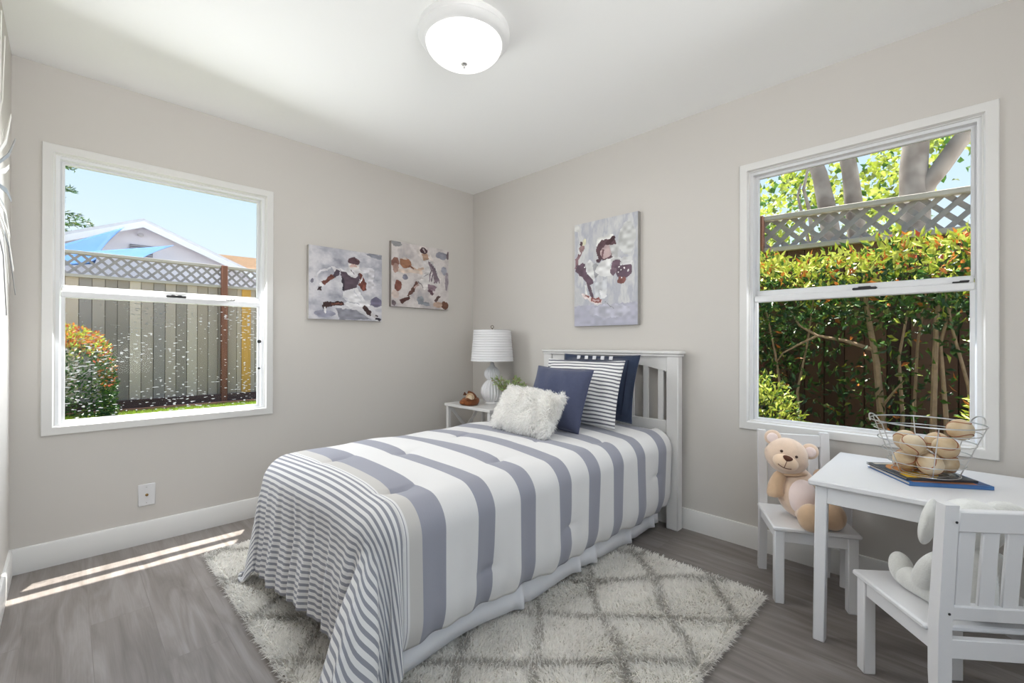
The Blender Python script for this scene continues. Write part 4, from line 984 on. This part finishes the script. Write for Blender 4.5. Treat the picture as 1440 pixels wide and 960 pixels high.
book('dark-covered picture book with orange and yellow art on the blue book', (-.338, -3.020, TZ+.0137), BR+R(3), .225, .222, .008, mat('dark_cover', lin((66, 72, 82)), .4, noise=.35, nscale=14), None,
     [('orange_panel', blob(-.035, -.005, .058, .085, ph=1), (212, 140, 74)), ('yellow_flash', [(-.10, -.095), (-.01, -.10), (.03, -.055), (-.05, -.01), (-.095, -.05)], (236, 190, 40)), ('grey_figure', blob(.052, -.03, .034, .055, ph=2), (150, 146, 140)), ('pale_title', [(-.10, .075), (.04, .085), (.04, .10), (-.10, .095)], (196, 190, 180))])
BKX, BKY, BKZ = -.360, -3.040, TZ+.0226
t = thing('wire_basket', 'round grey wire basket full of old baseballs on the books', 'basket', (BKX, BKY, BKZ))
rb, rt_, hh = .095, .160, .188
def rz_(z): return rb+(rt_-rb)*(z/hh)
def ring(r_, z, n=48): return [(r_*math.cos(a), r_*math.sin(a), z) for a in np.linspace(0, 2*PI, n+1)[:-1]]
for z in (.040, .080, .120, .158): mk('hoop', MB().tube(ring(rz_(z), z), .0016, 8, closed=True), M_chrome, t)
tag(mk('rim', MB().tube(ring(rt_, hh), .0024, 8, closed=True), M_chrome, t), 'thicker top rim')
for r0 in (rb, .066, .034): mk('base_hoop', MB().tube(ring(r0, .003), .0018, 8, closed=True), M_chrome, t)
for k in range(6):
    a = R(-165+60*k); c, s_ = math.cos(a), math.sin(a)
    mk('upright', MB().tube([(.02*c, .02*s_, .0045), (rb*.97*c, rb*.97*s_, .0045), (rt_*1.01*c, rt_*1.01*s_, hh)], .0018, 8), M_chrome, t)
for a in (R(123), R(-57)):
    c, s_ = math.cos(a), math.sin(a)
    pts = []
    for q_ in np.linspace(-1, 1, 15):
        z = hh+.030*math.sqrt(max(0, 1-q_*q_)); w_ = .034*q_; rr_ = rt_+.012*math.sqrt(max(0, 1-q_*q_))
        pts.append((rr_*c-w_*s_, rr_*s_+w_*c, z-.004))
    mk('handle', MB().tube(pts, .0024, 8), M_chrome, t)
rB = .0378
pol = lambda r_, a: (r_*math.cos(R(a)), r_*math.sin(R(a)))
bl = [(pol(.056, 197), .044, 'baseball low in the wire basket, front left'), (pol(.056, 287), .044, 'baseball low in the wire basket, nearest the table edge'), (pol(.056, 17), .044, 'baseball low at the wall side of the wire basket'), (pol(.056, 107), .044, 'baseball low in the wire basket, toward the teddy bear'),
      (pol(.064, 152), .108, 'baseball in the upper layer of the basket, beside the left wires'), (pol(.064, 240), .108, 'large pale baseball in the basket front, upper layer'), (pol(.064, 332), .108, 'baseball in the upper layer of the basket, right of the front ball'), (pol(.064, 62), .108, 'baseball in the upper layer at the back of the basket'),
      ((.052, -.092), .165, 'topmost baseball, leaning on the right rim of the wire basket')]
for k, ((x, y), z, lb) in enumerate(bl):
    baseball((BKX+x, BKY+y, BKZ+z), rB, tuple(rng.uniform(0, 6, 3)), lb, 'old baseballs in the wire basket')

# ------------------------------------------------------------------ wall ornament at the left edge
t = thing('wall_ornament', 'white spiky leaf-like metal ornament on the left wall at the photo edge', 'wall ornament', (XL, -.98, 1.62))
M_orn = mat('white_enamel', lin((222, 220, 214)), .4); M_orn2 = mat('silver_enamel', lin((150, 150, 150)), .35, metal=.6)
mk('hub', MB().lathe([(0, 0), (.05, 0), (.05, .012), (.03, .02), (0, .022)], 24, M=Matrix.Rotation(PI/2, 4, 'Y')), M_orn2, t)
for k in range(34):
    a = 2*PI*k/34+rng.normal(0, .05); L = rng.uniform(.30, .52); out = rng.uniform(.012, .05)
    d = Vector((0, math.cos(a), math.sin(a))); b0 = d*.04+Vector((.01, 0, 0)); b1 = d*L+Vector((out, 0, 0)); w = rng.uniform(.010, .018)
    n_ = Vector((0, -math.sin(a), math.cos(a))); m_ = (b0+b1)/2+Vector((.012, 0, 0))
    V = [b0+n_*w*.3, b0-n_*w*.3, m_+n_*w*.6, m_-n_*w*.6, b1+n_*w*.45, b1-n_*w*.45]; V = V+[v+Vector((.002, 0, 0)) for v in V]
    F = [(0, 1, 3, 2), (2, 3, 5, 4), (6, 8, 9, 7), (8, 10, 11, 9), (0, 2, 8, 6), (2, 4, 10, 8), (1, 7, 9, 3), (3, 9, 11, 5), (0, 6, 7, 1), (4, 5, 11, 10)]
    mk('leaf_blade', MB().add(V, F), M_orn if k % 3 else M_orn2, t)

# ------------------------------------------------------------------ outside: ground
GZ = .08
M_lawn = mat('lawn', lin((118, 124, 88)), .9, col2=lin((98, 104, 72)), nscale=14, bump=.5, bscale=60)
M_soil = mat('mulch', lin((84, 66, 56)), .95, col2=lin((46, 36, 32)), nscale=30, bump=.8, bscale=40)
def sheet(name, poly, z, m_):
    o = mk(name, MB().add([(x, y, z) for x, y in poly], [tuple(range(len(poly)))]), m_, smooth=False, recalc=False); o['kind'] = 'structure'; return o
sheet('lawn_ground', [(-14, T), (.9, T), (.9, 5.37), (-14, 5.37)], GZ, M_lawn)
sheet('planting_bed', [(-14, 5.37), (.9, 5.37), (.9, T), (T, T), (T, -12), (3.2, -12), (3.2, 40), (-14, 40)], GZ-.01, M_soil)
n = 9000; P = np.stack([rng.uniform(-3.1, .1, n), rng.uniform(4.3, 5.36, n), np.full(n, GZ)], 1); D = rng.normal(0, .35, (n, 3)); D[:, 2] = 1
o = leaf_cloud('lawn_grass', attr_mat('grass_blade', .6, trans=.3), None, P, D, rng.uniform(.03, .06, n), np.full(n, .006), np.array(lin((168, 192, 78)))*rng.uniform(.7, 1.2, (n, 1)))
tag(o, 'strip of bright lawn grass in front of the left fence', 'grass', kind='stuff')
M_brick = mat('edging_brick', lin((176, 122, 98)), .85, noise=.35, nscale=9)
t = thing('garden_edging', 'low terracotta edging between lawn and planting bed, left window', 'garden edging', (-1.3, 5.39, GZ-.01))
mk('edging_course', MB().box((-.2, 0, .03), (4.6, .07, .06), .01), M_brick, t)
mk('timber_kicker', MB().box((-.2, .36, .075), (4.6, .04, .15), .008), mat('dark_timber', lin((92, 70, 66)), .85, noise=.4, nscale=6, stretch=(.4, 4, 4)), t)

# fences -------------------------------------------------------------------
M_board = attr_mat('weathered_boards', .85, bump=.5, bscale=25)
M_latt = mat('lattice_wood', lin((158, 152, 152)), .85, noise=.3, nscale=9)
M_post = mat('redwood_post', lin((134, 88, 70)), .8, noise=.3, nscale=5, stretch=(6, 6, .6))
M_rail = mat('grey_rail', lin((186, 178, 168)), .85, noise=.3, nscale=6, stretch=(.5, 6, 6))
def fence(name, label, p0, p1, z0, zb, zt, pitch, slat, posts, cols, seed, rail_h=.045, golden=None):
    rg = np.random.default_rng(seed); p0, p1 = Vector(p0), Vector(p1); L = (p1-p0).length; ang = math.atan2((p1-p0).y, (p1-p0).x)
    t = thing(name, label, 'fence', (p0.x, p0.y, 0), ang)
    b = MB(); x = 0; C = []
    while x < L:
        w = rg.uniform(.135, .15); b.box((x+w/2, rg.uniform(-.003, .003), (z0+zb)/2), (w-.006, .018, zb-z0), .003)
        c = np.array(lin(cols[rg.integers(len(cols))]))*rg.uniform(.75, 1.15); C += [c]*24
        b.box((x+w, .016, (z0+zb)/2), (.04, .012, zb-z0), .002); C += [c*.45]*24; x += w
    o = mk('board_panel', b, M_board, t, recalc=False); set_col(o, np.array(C))
    mk('middle_rail', MB().box((L/2, -.03, zb+.015), (L, .05, rail_h), .004), M_rail, t)
    mk('top_rail', MB().box((L/2, -.01, zt-rail_h/2+.01), (L, .09, rail_h), .004), M_rail, t)
    hz = zt-zb-.03; l1_ = MB(); k = -hz
    while k < L:
        for dr, yy in ((1, -.006), (-1, .006)):
            a = Vector((k, yy, zb+.03)) if dr > 0 else Vector((k, yy, zt-.02)); e = a+Vector((hz, 0, hz*dr))
            x0_, x1_ = max(a.x, 0), min(e.x, L)
            if x1_-x0_ > .02:
                z_ = lambda xx: a.z+(xx-a.x)*dr
                l1_.bar((x0_, yy, z_(x0_)), (x1_, yy, z_(x1_)), slat, .008, .001, Vector((-.7071*dr, 0, .7071)))
        k += pitch
    mk('lattice', l1_, M_latt, t, smooth=False)
    for px_ in posts: mk('post', MB().box((px_, -.055, (z0+zt)/2), (.09, .09, zt-z0+.02), .006), M_post, t)
    if golden: tag(mk('new_board', MB().box((golden, -.014, (z0+zb)/2), (.14, .018, zb-z0), .002), mat('golden_board', lin((206, 158, 78)), .75, noise=.2, nscale=6, stretch=(6, 6, .5)), t), 'newer golden board')
    return t
fence('garden_fence', 'weathered grey board fence with small diamond lattice outside the left window', (-5.2, 5.86, 0), (1.6, 5.80, 0), GZ, 2.03, 2.39, .145, .034, (1.9, 4.485), [(170, 158, 148), (148, 140, 136), (180, 166, 152), (158, 148, 140), (186, 174, 162)], 3, golden=4.83)
fence('garden_fence', 'dark board fence with wide lattice behind the hedge, right window', (2.13, -1.55, 0), (2.50, -4.3, 0), GZ, 1.97, 2.30, .150, .042, (.19, 2.5), [(112, 84, 68), (92, 68, 56), (124, 96, 80), (84, 64, 54)], 5)

# neighbour's house and shade sails ----------------------------------------
t = thing('neighbour_house', 'grey gabled neighbouring house beyond the left fence', 'house', (-1.388, 10.5, GZ))
pz = 3.82-GZ; hw = 3.4; sl = .42
M_siding = mat('grey_siding', lin((232, 232, 242)), .8, noise=.06, nscale=3)
mk('gable_wall', MB().prism([(-hw, 0), (hw, 0), (hw, pz-hw*sl), (0, pz), (-hw, pz-hw*sl)], 0, 6, 1), M_siding, t, smooth=False)
M_roof = mat('pale_shingles', lin((208, 208, 212)), .9, noise=.12, nscale=20)
for s in (-1, 1):
    mk('roof_slope', MB().prism([(0, pz+.02), (s*(hw+.4), pz+.02-(hw+.4)*sl), (s*(hw+.4), pz+.12-(hw+.4)*sl), (0, pz+.12)], -.35, 6.3, 1), M_roof, t, smooth=False)
    mk('barge_board', MB().prism([(0, pz-.09), (s*(hw+.4), pz-.09-(hw+.4)*sl), (s*(hw+.4), pz+.05-(hw+.4)*sl), (0, pz+.05)], -.38, -.35, 1), mat('white_board', lin((240, 240, 242)), .6), t, smooth=False)
v = mk('gable_vent', MB().box((0, -.02, pz-.58), (.42, .04, .26), .005), mat('vent_dark', lin((112, 114, 128)), .7), t)
for k in range(5): mk('louvre', MB().box((0, -.045, pz-.68+.05*k), (.42, .03, .014), .002), M_roof, v)
mk('gable_lamp', MB().ell((-.02, -.06, pz-.22), (.06, .06, .045), 14, 10), M_roof, t)
M_sail = mat('blue_sail_cloth', lin((48, 100, 158)), .8)
def sail(label, A, B, C_, sag):
    A, B, C_ = Vector(A), Vector(B), Vector(C_); n = 14; V = []; F = []; ix = {}
    for i in range(n+1):
        for j in range(n+1-i):
            a, b = i/n, j/n; c = 1-a-b; e = 27*a*b*c
            p = A*a+B*b+C_*c; cen = (A+B+C_)/3; p = p+(cen-p)*(.22*(4*a*b+4*b*c+4*a*c)*(1-e))*.5+Vector((0, 0, -sag*e)); ix[i, j] = len(V); V.append(p)
    for i in range(n):
        for j in range(n-i):
            F.append((ix[i, j], ix[i+1, j], ix[i, j+1]))
            if j < n-i-1: F.append((ix[i+1, j], ix[i+1, j+1], ix[i, j+1]))
    o = mk('shade_sail', MB().add(V, F), M_sail, recalc=False); o.modifiers.new('s', 'SOLIDIFY').thickness = .006
    tag(o, label, 'shade sail', 'blue shade sails next door'); return o
sail('larger blue shade sail sloping across the left of the neighbour gable', (-4.2, 8.9, 2.15), (-1.74, 9.9, 3.62), (-2.25, 8.7, 2.60), .06)
sail('thin lower blue shade sail stretched toward the gable vent', (-2.9, 8.4, 2.66), (-.85, 9.9, 3.36), (-1.6, 8.3, 2.72), .05)
t = thing('far_roof', 'tan shingled roof far behind the fence post, left window', 'house', (4.0, 21, GZ))
mk('roof', MB().prism([(-2.6, 4.45), (3, 4.45), (2.0, 4.92), (-2.0, 4.86)], -1.2, 5, 1), mat('tan_shingles', lin((196, 160, 128)), .9, noise=.15, nscale=12), t, smooth=False)
mk('wall', MB().box((.2, 2, 2.2), (5, 5, 4.5), .01), M_siding, t, smooth=False)

# plants outside -----------------------------------------------------------
M_leaf = attr_mat('broad_leaf', .38, trans=.22, spec=.5)
def bush(name, label, cat, dens, lam, colfn, stems, seed, group=None):
    rg = np.random.default_rng(seed); t = thing(name, label, cat, (0, 0, 0), group=group)
    P, D = dens(rg); n = len(P); C = colfn(P, rg)
    leaf_cloud('foliage', M_leaf, t, P, D, rg.uniform(lam*.65, lam*1.15, n), rg.uniform(lam*.30, lam*.46, n), C, rg=rg, fold=.18, droop=.12)
    for pts, r0 in stems:
        pts = [Vector(p) for p in pts]; mk('stem', MB().tube(pts, [r0*(1-.6*i/(len(pts)-1)) for i in range(len(pts))], 7), M_stem, t)
    return t
M_stem = mat('tan_stem', lin((196, 170, 142)), .8, noise=.3, nscale=30)
cols_ = {k: np.array(lin(v)) for k, v in dict(dark=(44, 78, 38), mid=(76, 116, 48), yel=(176, 190, 70), lime=(206, 212, 104), org=(208, 128, 62), red=(196, 92, 64), olive=(108, 120, 56)).items()}
def pick(rg, n, names, w): return np.array([cols_[k] for k in names])[rg.choice(len(names), n, p=np.array(w)/sum(w))]*rg.uniform(.75, 1.2, (n, 1))
def hedge_top(y): return 1.797-.01*(y+2.5)+.035*np.sin(y*6)+.02*np.sin(y*15)
def hedge_d(rg):
    n = 17000; y = rg.uniform(-4.1, -1.35, n); x = rg.uniform(1.30, 2.02, n); u = rg.uniform(0, 1, n)
    top = hedge_top(y); z = top-(top-.22)*u**1.25
    f = np.clip((z-.95)/.45, 0, 1)                                  # dense canopy above, thin below
    left = np.clip((-2.50-y)/-.5, 0, 1)
    gap = np.sin(y*7.3+z*3)*.5+np.sin(y*3.1-z*5.1+1)*.5
    keep = rg.uniform(0, 1, n) < np.where(z > 1.28, .95, .14+.60*f*f+.34*left*(gap > -.35)+.20*(gap > .30))
    x = np.where((z < 1.2), 1.55+(x-1.3)*.6, x)
    P = np.stack([x, y, z], 1)[keep]; m_ = len(P)
    D = rg.normal(0, .8, (m_, 3)); D[:, 0] -= .55; D[:, 2] += np.clip((P[:, 2]-1.4)*2, -.3, 1.0); return P, D
def hedge_c(P, rg):
    n = len(P); dz = hedge_top(P[:, 1])-P[:, 2]
    c = pick(rg, n, ['dark', 'mid', 'olive', 'yel'], [5, 4, 1.2, .5]); tcol = pick(rg, n, ['yel', 'lime', 'mid', 'org', 'red'], [5, 5, 1.5, 1.5, .5])
    k = rg.uniform(0, 1, n) < np.clip(1-(dz-.06)/.34, 0, 1); c[k] = tcol[k]
    r_ = rg.uniform(0, 1, n) < .02; c[r_] = cols_['org']; return c
st = [([(1.72, -2.74, GZ), (1.70, -2.70, .60), (1.69, -2.675, .95), (1.68, -2.62, 1.35), (1.66, -2.60, 1.6)], .030), ([(1.70, -2.98, GZ), (1.70, -2.985, .6), (1.70, -3.0, 1.26), (1.68, -3.03, 1.6)], .024), ([(1.72, -3.05, GZ), (1.71, -3.05, .57), (1.72, -3.02, 1.1), (1.7, -3.1, 1.5)], .018),
      ([(1.74, -2.80, GZ), (1.74, -2.82, .55), (1.72, -2.80, 1.0), (1.7, -2.86, 1.4)], .016), ([(1.78, -2.84, GZ), (1.76, -2.88, .6), (1.76, -2.90, 1.1), (1.7, -2.95, 1.5)], .014), ([(1.69, -2.66, 1.05), (1.62, -2.50, 1.12), (1.55, -2.33, 1.16), (1.5, -2.22, 1.24), (1.5, -2.16, 1.36)], .015),
      ([(1.55, -2.33, 1.16), (1.55, -2.22, 1.10), (1.6, -2.08, 1.02), (1.62, -2.0, .9)], .010), ([(1.7, -2.03, GZ), (1.66, -2.05, .7), (1.62, -2.02, 1.0), (1.6, -1.95, 1.4)], .014), ([(1.7, -2.2, GZ), (1.7, -2.16, .7), (1.66, -2.24, 1.1), (1.6, -2.3, 1.5)], .012),
      ([(1.72, -3.20, GZ), (1.70, -3.16, .8), (1.7, -3.08, 1.2), (1.66, -3.04, 1.5)], .014), ([(1.70, -2.70, .62), (1.6, -2.78, .75), (1.55, -2.84, .84)], .010), ([(1.7, -3.45, GZ), (1.7, -3.4, .8), (1.68, -3.42, 1.5)], .02), ([(1.72, -1.75, GZ), (1.7, -1.7, .8), (1.68, -1.72, 1.5)], .02)]
bush('garden_hedge', 'tall red-tipped hedge on bare stems outside the right window', 'hedge', hedge_d, .075, hedge_c, st, 21)
def dome_d(cx, cy_, rx, ry, rz_2, n, sq_=2.0):
    def f(rg):
        th = rg.uniform(0, 2*PI, n); ct = rg.uniform(-.1, 1, n); s_ = np.sqrt(np.clip(1-ct*ct, 0, 1)); d = np.stack([s_*np.cos(th), s_*np.sin(th), ct], 1)
        k = 1/(np.abs(d)**sq_).sum(1)**(1/sq_); rr_ = rg.uniform(.78, 1.02, n)
        P = d*(k*rr_)[:, None]*np.array((rx, ry, rz_2))+np.array((cx, cy_, GZ)); P[:, 2] = np.maximum(P[:, 2], GZ+.03); D = d+rg.normal(0, .6, (n, 3)); return P, D
    return f
def lowshrub_c(P, rg): n = len(P); return pick(rg, n, ['lime', 'yel', 'mid', 'olive'], [3, 4, 2.5, 1.5])
bush('garden_shrub', 'low round yellow-green shrub at the left corner of the right window', 'shrub', dome_d(.98, -2.08, .34, .36, .80, 2600), .045, lowshrub_c, [([(.98, -2.08, GZ), (.98, -2.1, .4)], .02)], 31)
bush('garden_shrub', 'orange-tipped yellow-green shrub at the right edge of the right window', 'shrub', dome_d(1.05, -3.42, .30, .36, .98, 2200), .05, lambda P, rg: pick(rg, len(P), ['lime', 'yel', 'org', 'mid'], [3, 3, 2, 2]), [([(1.05, -3.42, GZ), (1.04, -3.4, .5)], .02)], 33)
def redbush_c(P, rg):
    n = len(P); c = pick(rg, n, ['dark', 'mid', 'olive'], [5, 3, 1]); tcol = pick(rg, n, ['org', 'yel', 'red', 'lime'], [4, 4, 2, 2]); k = rg.uniform(0, 1, n) < np.clip((P[:, 2]-.86)/.22, 0, 1); c[k] = tcol[k]
    k2 = (rg.uniform(0, 1, n) < .35) & (P[:, 0] > -2.36) & (P[:, 2] > .5); c[k2] = pick(rg, n, ['org', 'red', 'mid'], [2, 1, 2])[k2]; return c
bush('garden_shrub', 'clipped shrub with orange new growth in front of the left fence', 'shrub', dome_d(-2.82, 4.88, .66, .40, 1.20, 8000, 4.0), .062, redbush_c, [([(-2.8, 4.9, GZ), (-2.8, 4.9, .6)], .03)], 35)

M_bark = mat('sycamore_bark', lin((156, 147, 137)), .9, col2=lin((108, 97, 88)), nscale=5, bump=.5, bscale=12)
def tree(label, trunks, fol, seed, lam, names, w, name='sycamore_tree', group='trees behind the right fence'):
    rg = np.random.default_rng(seed); t = thing(name, label, 'tree', (trunks[0][0][0][0], trunks[0][0][0][1], GZ), group=group); o = Vector(t.location)
    for k, (pts, r0, r1) in enumerate(trunks):
        P = [Vector(p)-o for p in pts]; n = len(P); mk('trunk' if k == 0 else 'branch', MB().tube(P, [r0+(r1-r0)*i/(n-1) for i in range(n)], 14), M_bark, t)
    Ps = []
    for (c, r_, n) in fol:
        d = rg.normal(size=(n, 3)); d /= np.linalg.norm(d, axis=1)[:, None]; Ps.append(d*(rg.uniform(0, 1, n)**.45)[:, None]*np.array(r_)+np.array(c))
    P = np.concatenate(Ps); n = len(P)
    # leaves hang in sprays: pull each towards a nearby twig
    tw = P[rg.choice(n, max(8, n//14))]; idx = rg.integers(len(tw), size=n); P = tw[idx]+rg.normal(0, .12, (n, 3))
    D = rg.normal(0, 1, (n, 3)); D[:, 2] -= .4
    leaf_cloud('foliage', M_leaf, t, P-np.array(o), D, rg.uniform(lam*.7, lam*1.1, n), rg.uniform(lam*.6, lam*.9, n), pick(rg, n, names, w), rg=rg)
    return t
nm, ww = ['yel', 'lime', 'mid', 'olive'], [5, 3, 2.5, 2]
tree('grey sycamore with one leaning trunk, farthest left in the right window', [([(5.0, -1.95, GZ), (5.0, -1.84, 2.4), (5.0, -1.76, 3.05), (5.0, -1.68, 3.5), (5.05, -1.52, 4.0), (5.1, -1.2, 5)], .13, .07), ([(4.75, -1.66, 2.5), (4.65, -1.62, 2.97), (4.6, -1.57, 3.23), (4.6, -1.62, 3.5)], .028, .016), ([(4.75, -1.60, 2.5), (4.65, -1.53, 2.95), (4.6, -1.50, 3.15), (4.55, -1.55, 3.3)], .022, .012)],
     [((6.6, -1.0, 3.9), (.9, .9, 1.0), 800), ((6.8, -.6, 2.7), (1.0, .8, .8), 600), ((5.6, -1.4, 4.4), (.8, .9, .7), 260)], 41, .13, nm, ww)
tree('straight grey sycamore trunk second from the left in the right window', [([(5.2, -2.20, GZ), (5.2, -2.10, 2.4), (5.2, -2.04, 3.05), (5.2, -2.0, 3.5), (5.2, -1.9, 4.2), (5.25, -1.8, 5)], .125, .075)],
     [((7.0, -2.2, 3.5), (1.0, .55, .9), 620), ((6.4, -2.45, 4.3), (.9, .7, .6), 300)], 43, .13, nm, ww)
tree('thick forked sycamore trunk at the right of the right window', [([(4.8, -2.70, GZ), (4.8, -2.70, 2.4), (4.8, -2.70, 2.95), (4.8, -2.69, 3.25), (4.8, -2.71, 3.55), (4.8, -2.75, 4.2), (4.8, -2.7, 5)], .165, .11), ([(4.8, -2.74, 2.85), (4.8, -2.82, 3.05), (4.8, -2.93, 3.20), (4.8, -3.06, 3.42), (4.8, -3.22, 3.65), (4.8, -3.6, 4.1)], .10, .085)],
     [((7.0, -3.3, 4.2), (1.0, .8, .7), 260), ((6.6, -3.9, 3.2), (.8, .7, .7), 260), ((6.4, -2.9, 4.6), (.9, .6, .5), 220)], 45, .13, nm, ww)
# feathery conifer at the left edge of the left window
rg = np.random.default_rng(51); t = thing('conifer_tree', 'dark feathery conifer at the left edge of the left window', 'tree', (-3.2, 18, GZ))
mk('trunk', MB().tube([(0, 0, 0), (0, 0, 4), (.05, 0, 8.6)], [.16, .12, .03], 10), M_stem, t)
P = []; D = []
for k in range(46):
    z = 3.2+5.2*k/46; L = (1.45-.6*((z-3.2)/5.2))*rg.uniform(.6, 1.05); a = rg.uniform(0, 2*PI)
    for f in np.linspace(.15, 1, 26):
        for q_ in range(2): P.append((math.cos(a)*L*f, math.sin(a)*L*f, z+.10*f*L-.05+rg.normal(0, .03))); D.append((math.cos(a)+rg.normal(0, .7), math.sin(a)+rg.normal(0, .7), rg.normal(.1, .5)))
P = np.array(P); n = len(P); leaf_cloud('foliage', M_leaf, t, P, np.array(D), rg.uniform(.12, .22, n), np.full(n, .04), pick(rg, n, ['dark', 'mid', 'olive'], [4, 3, 2]))
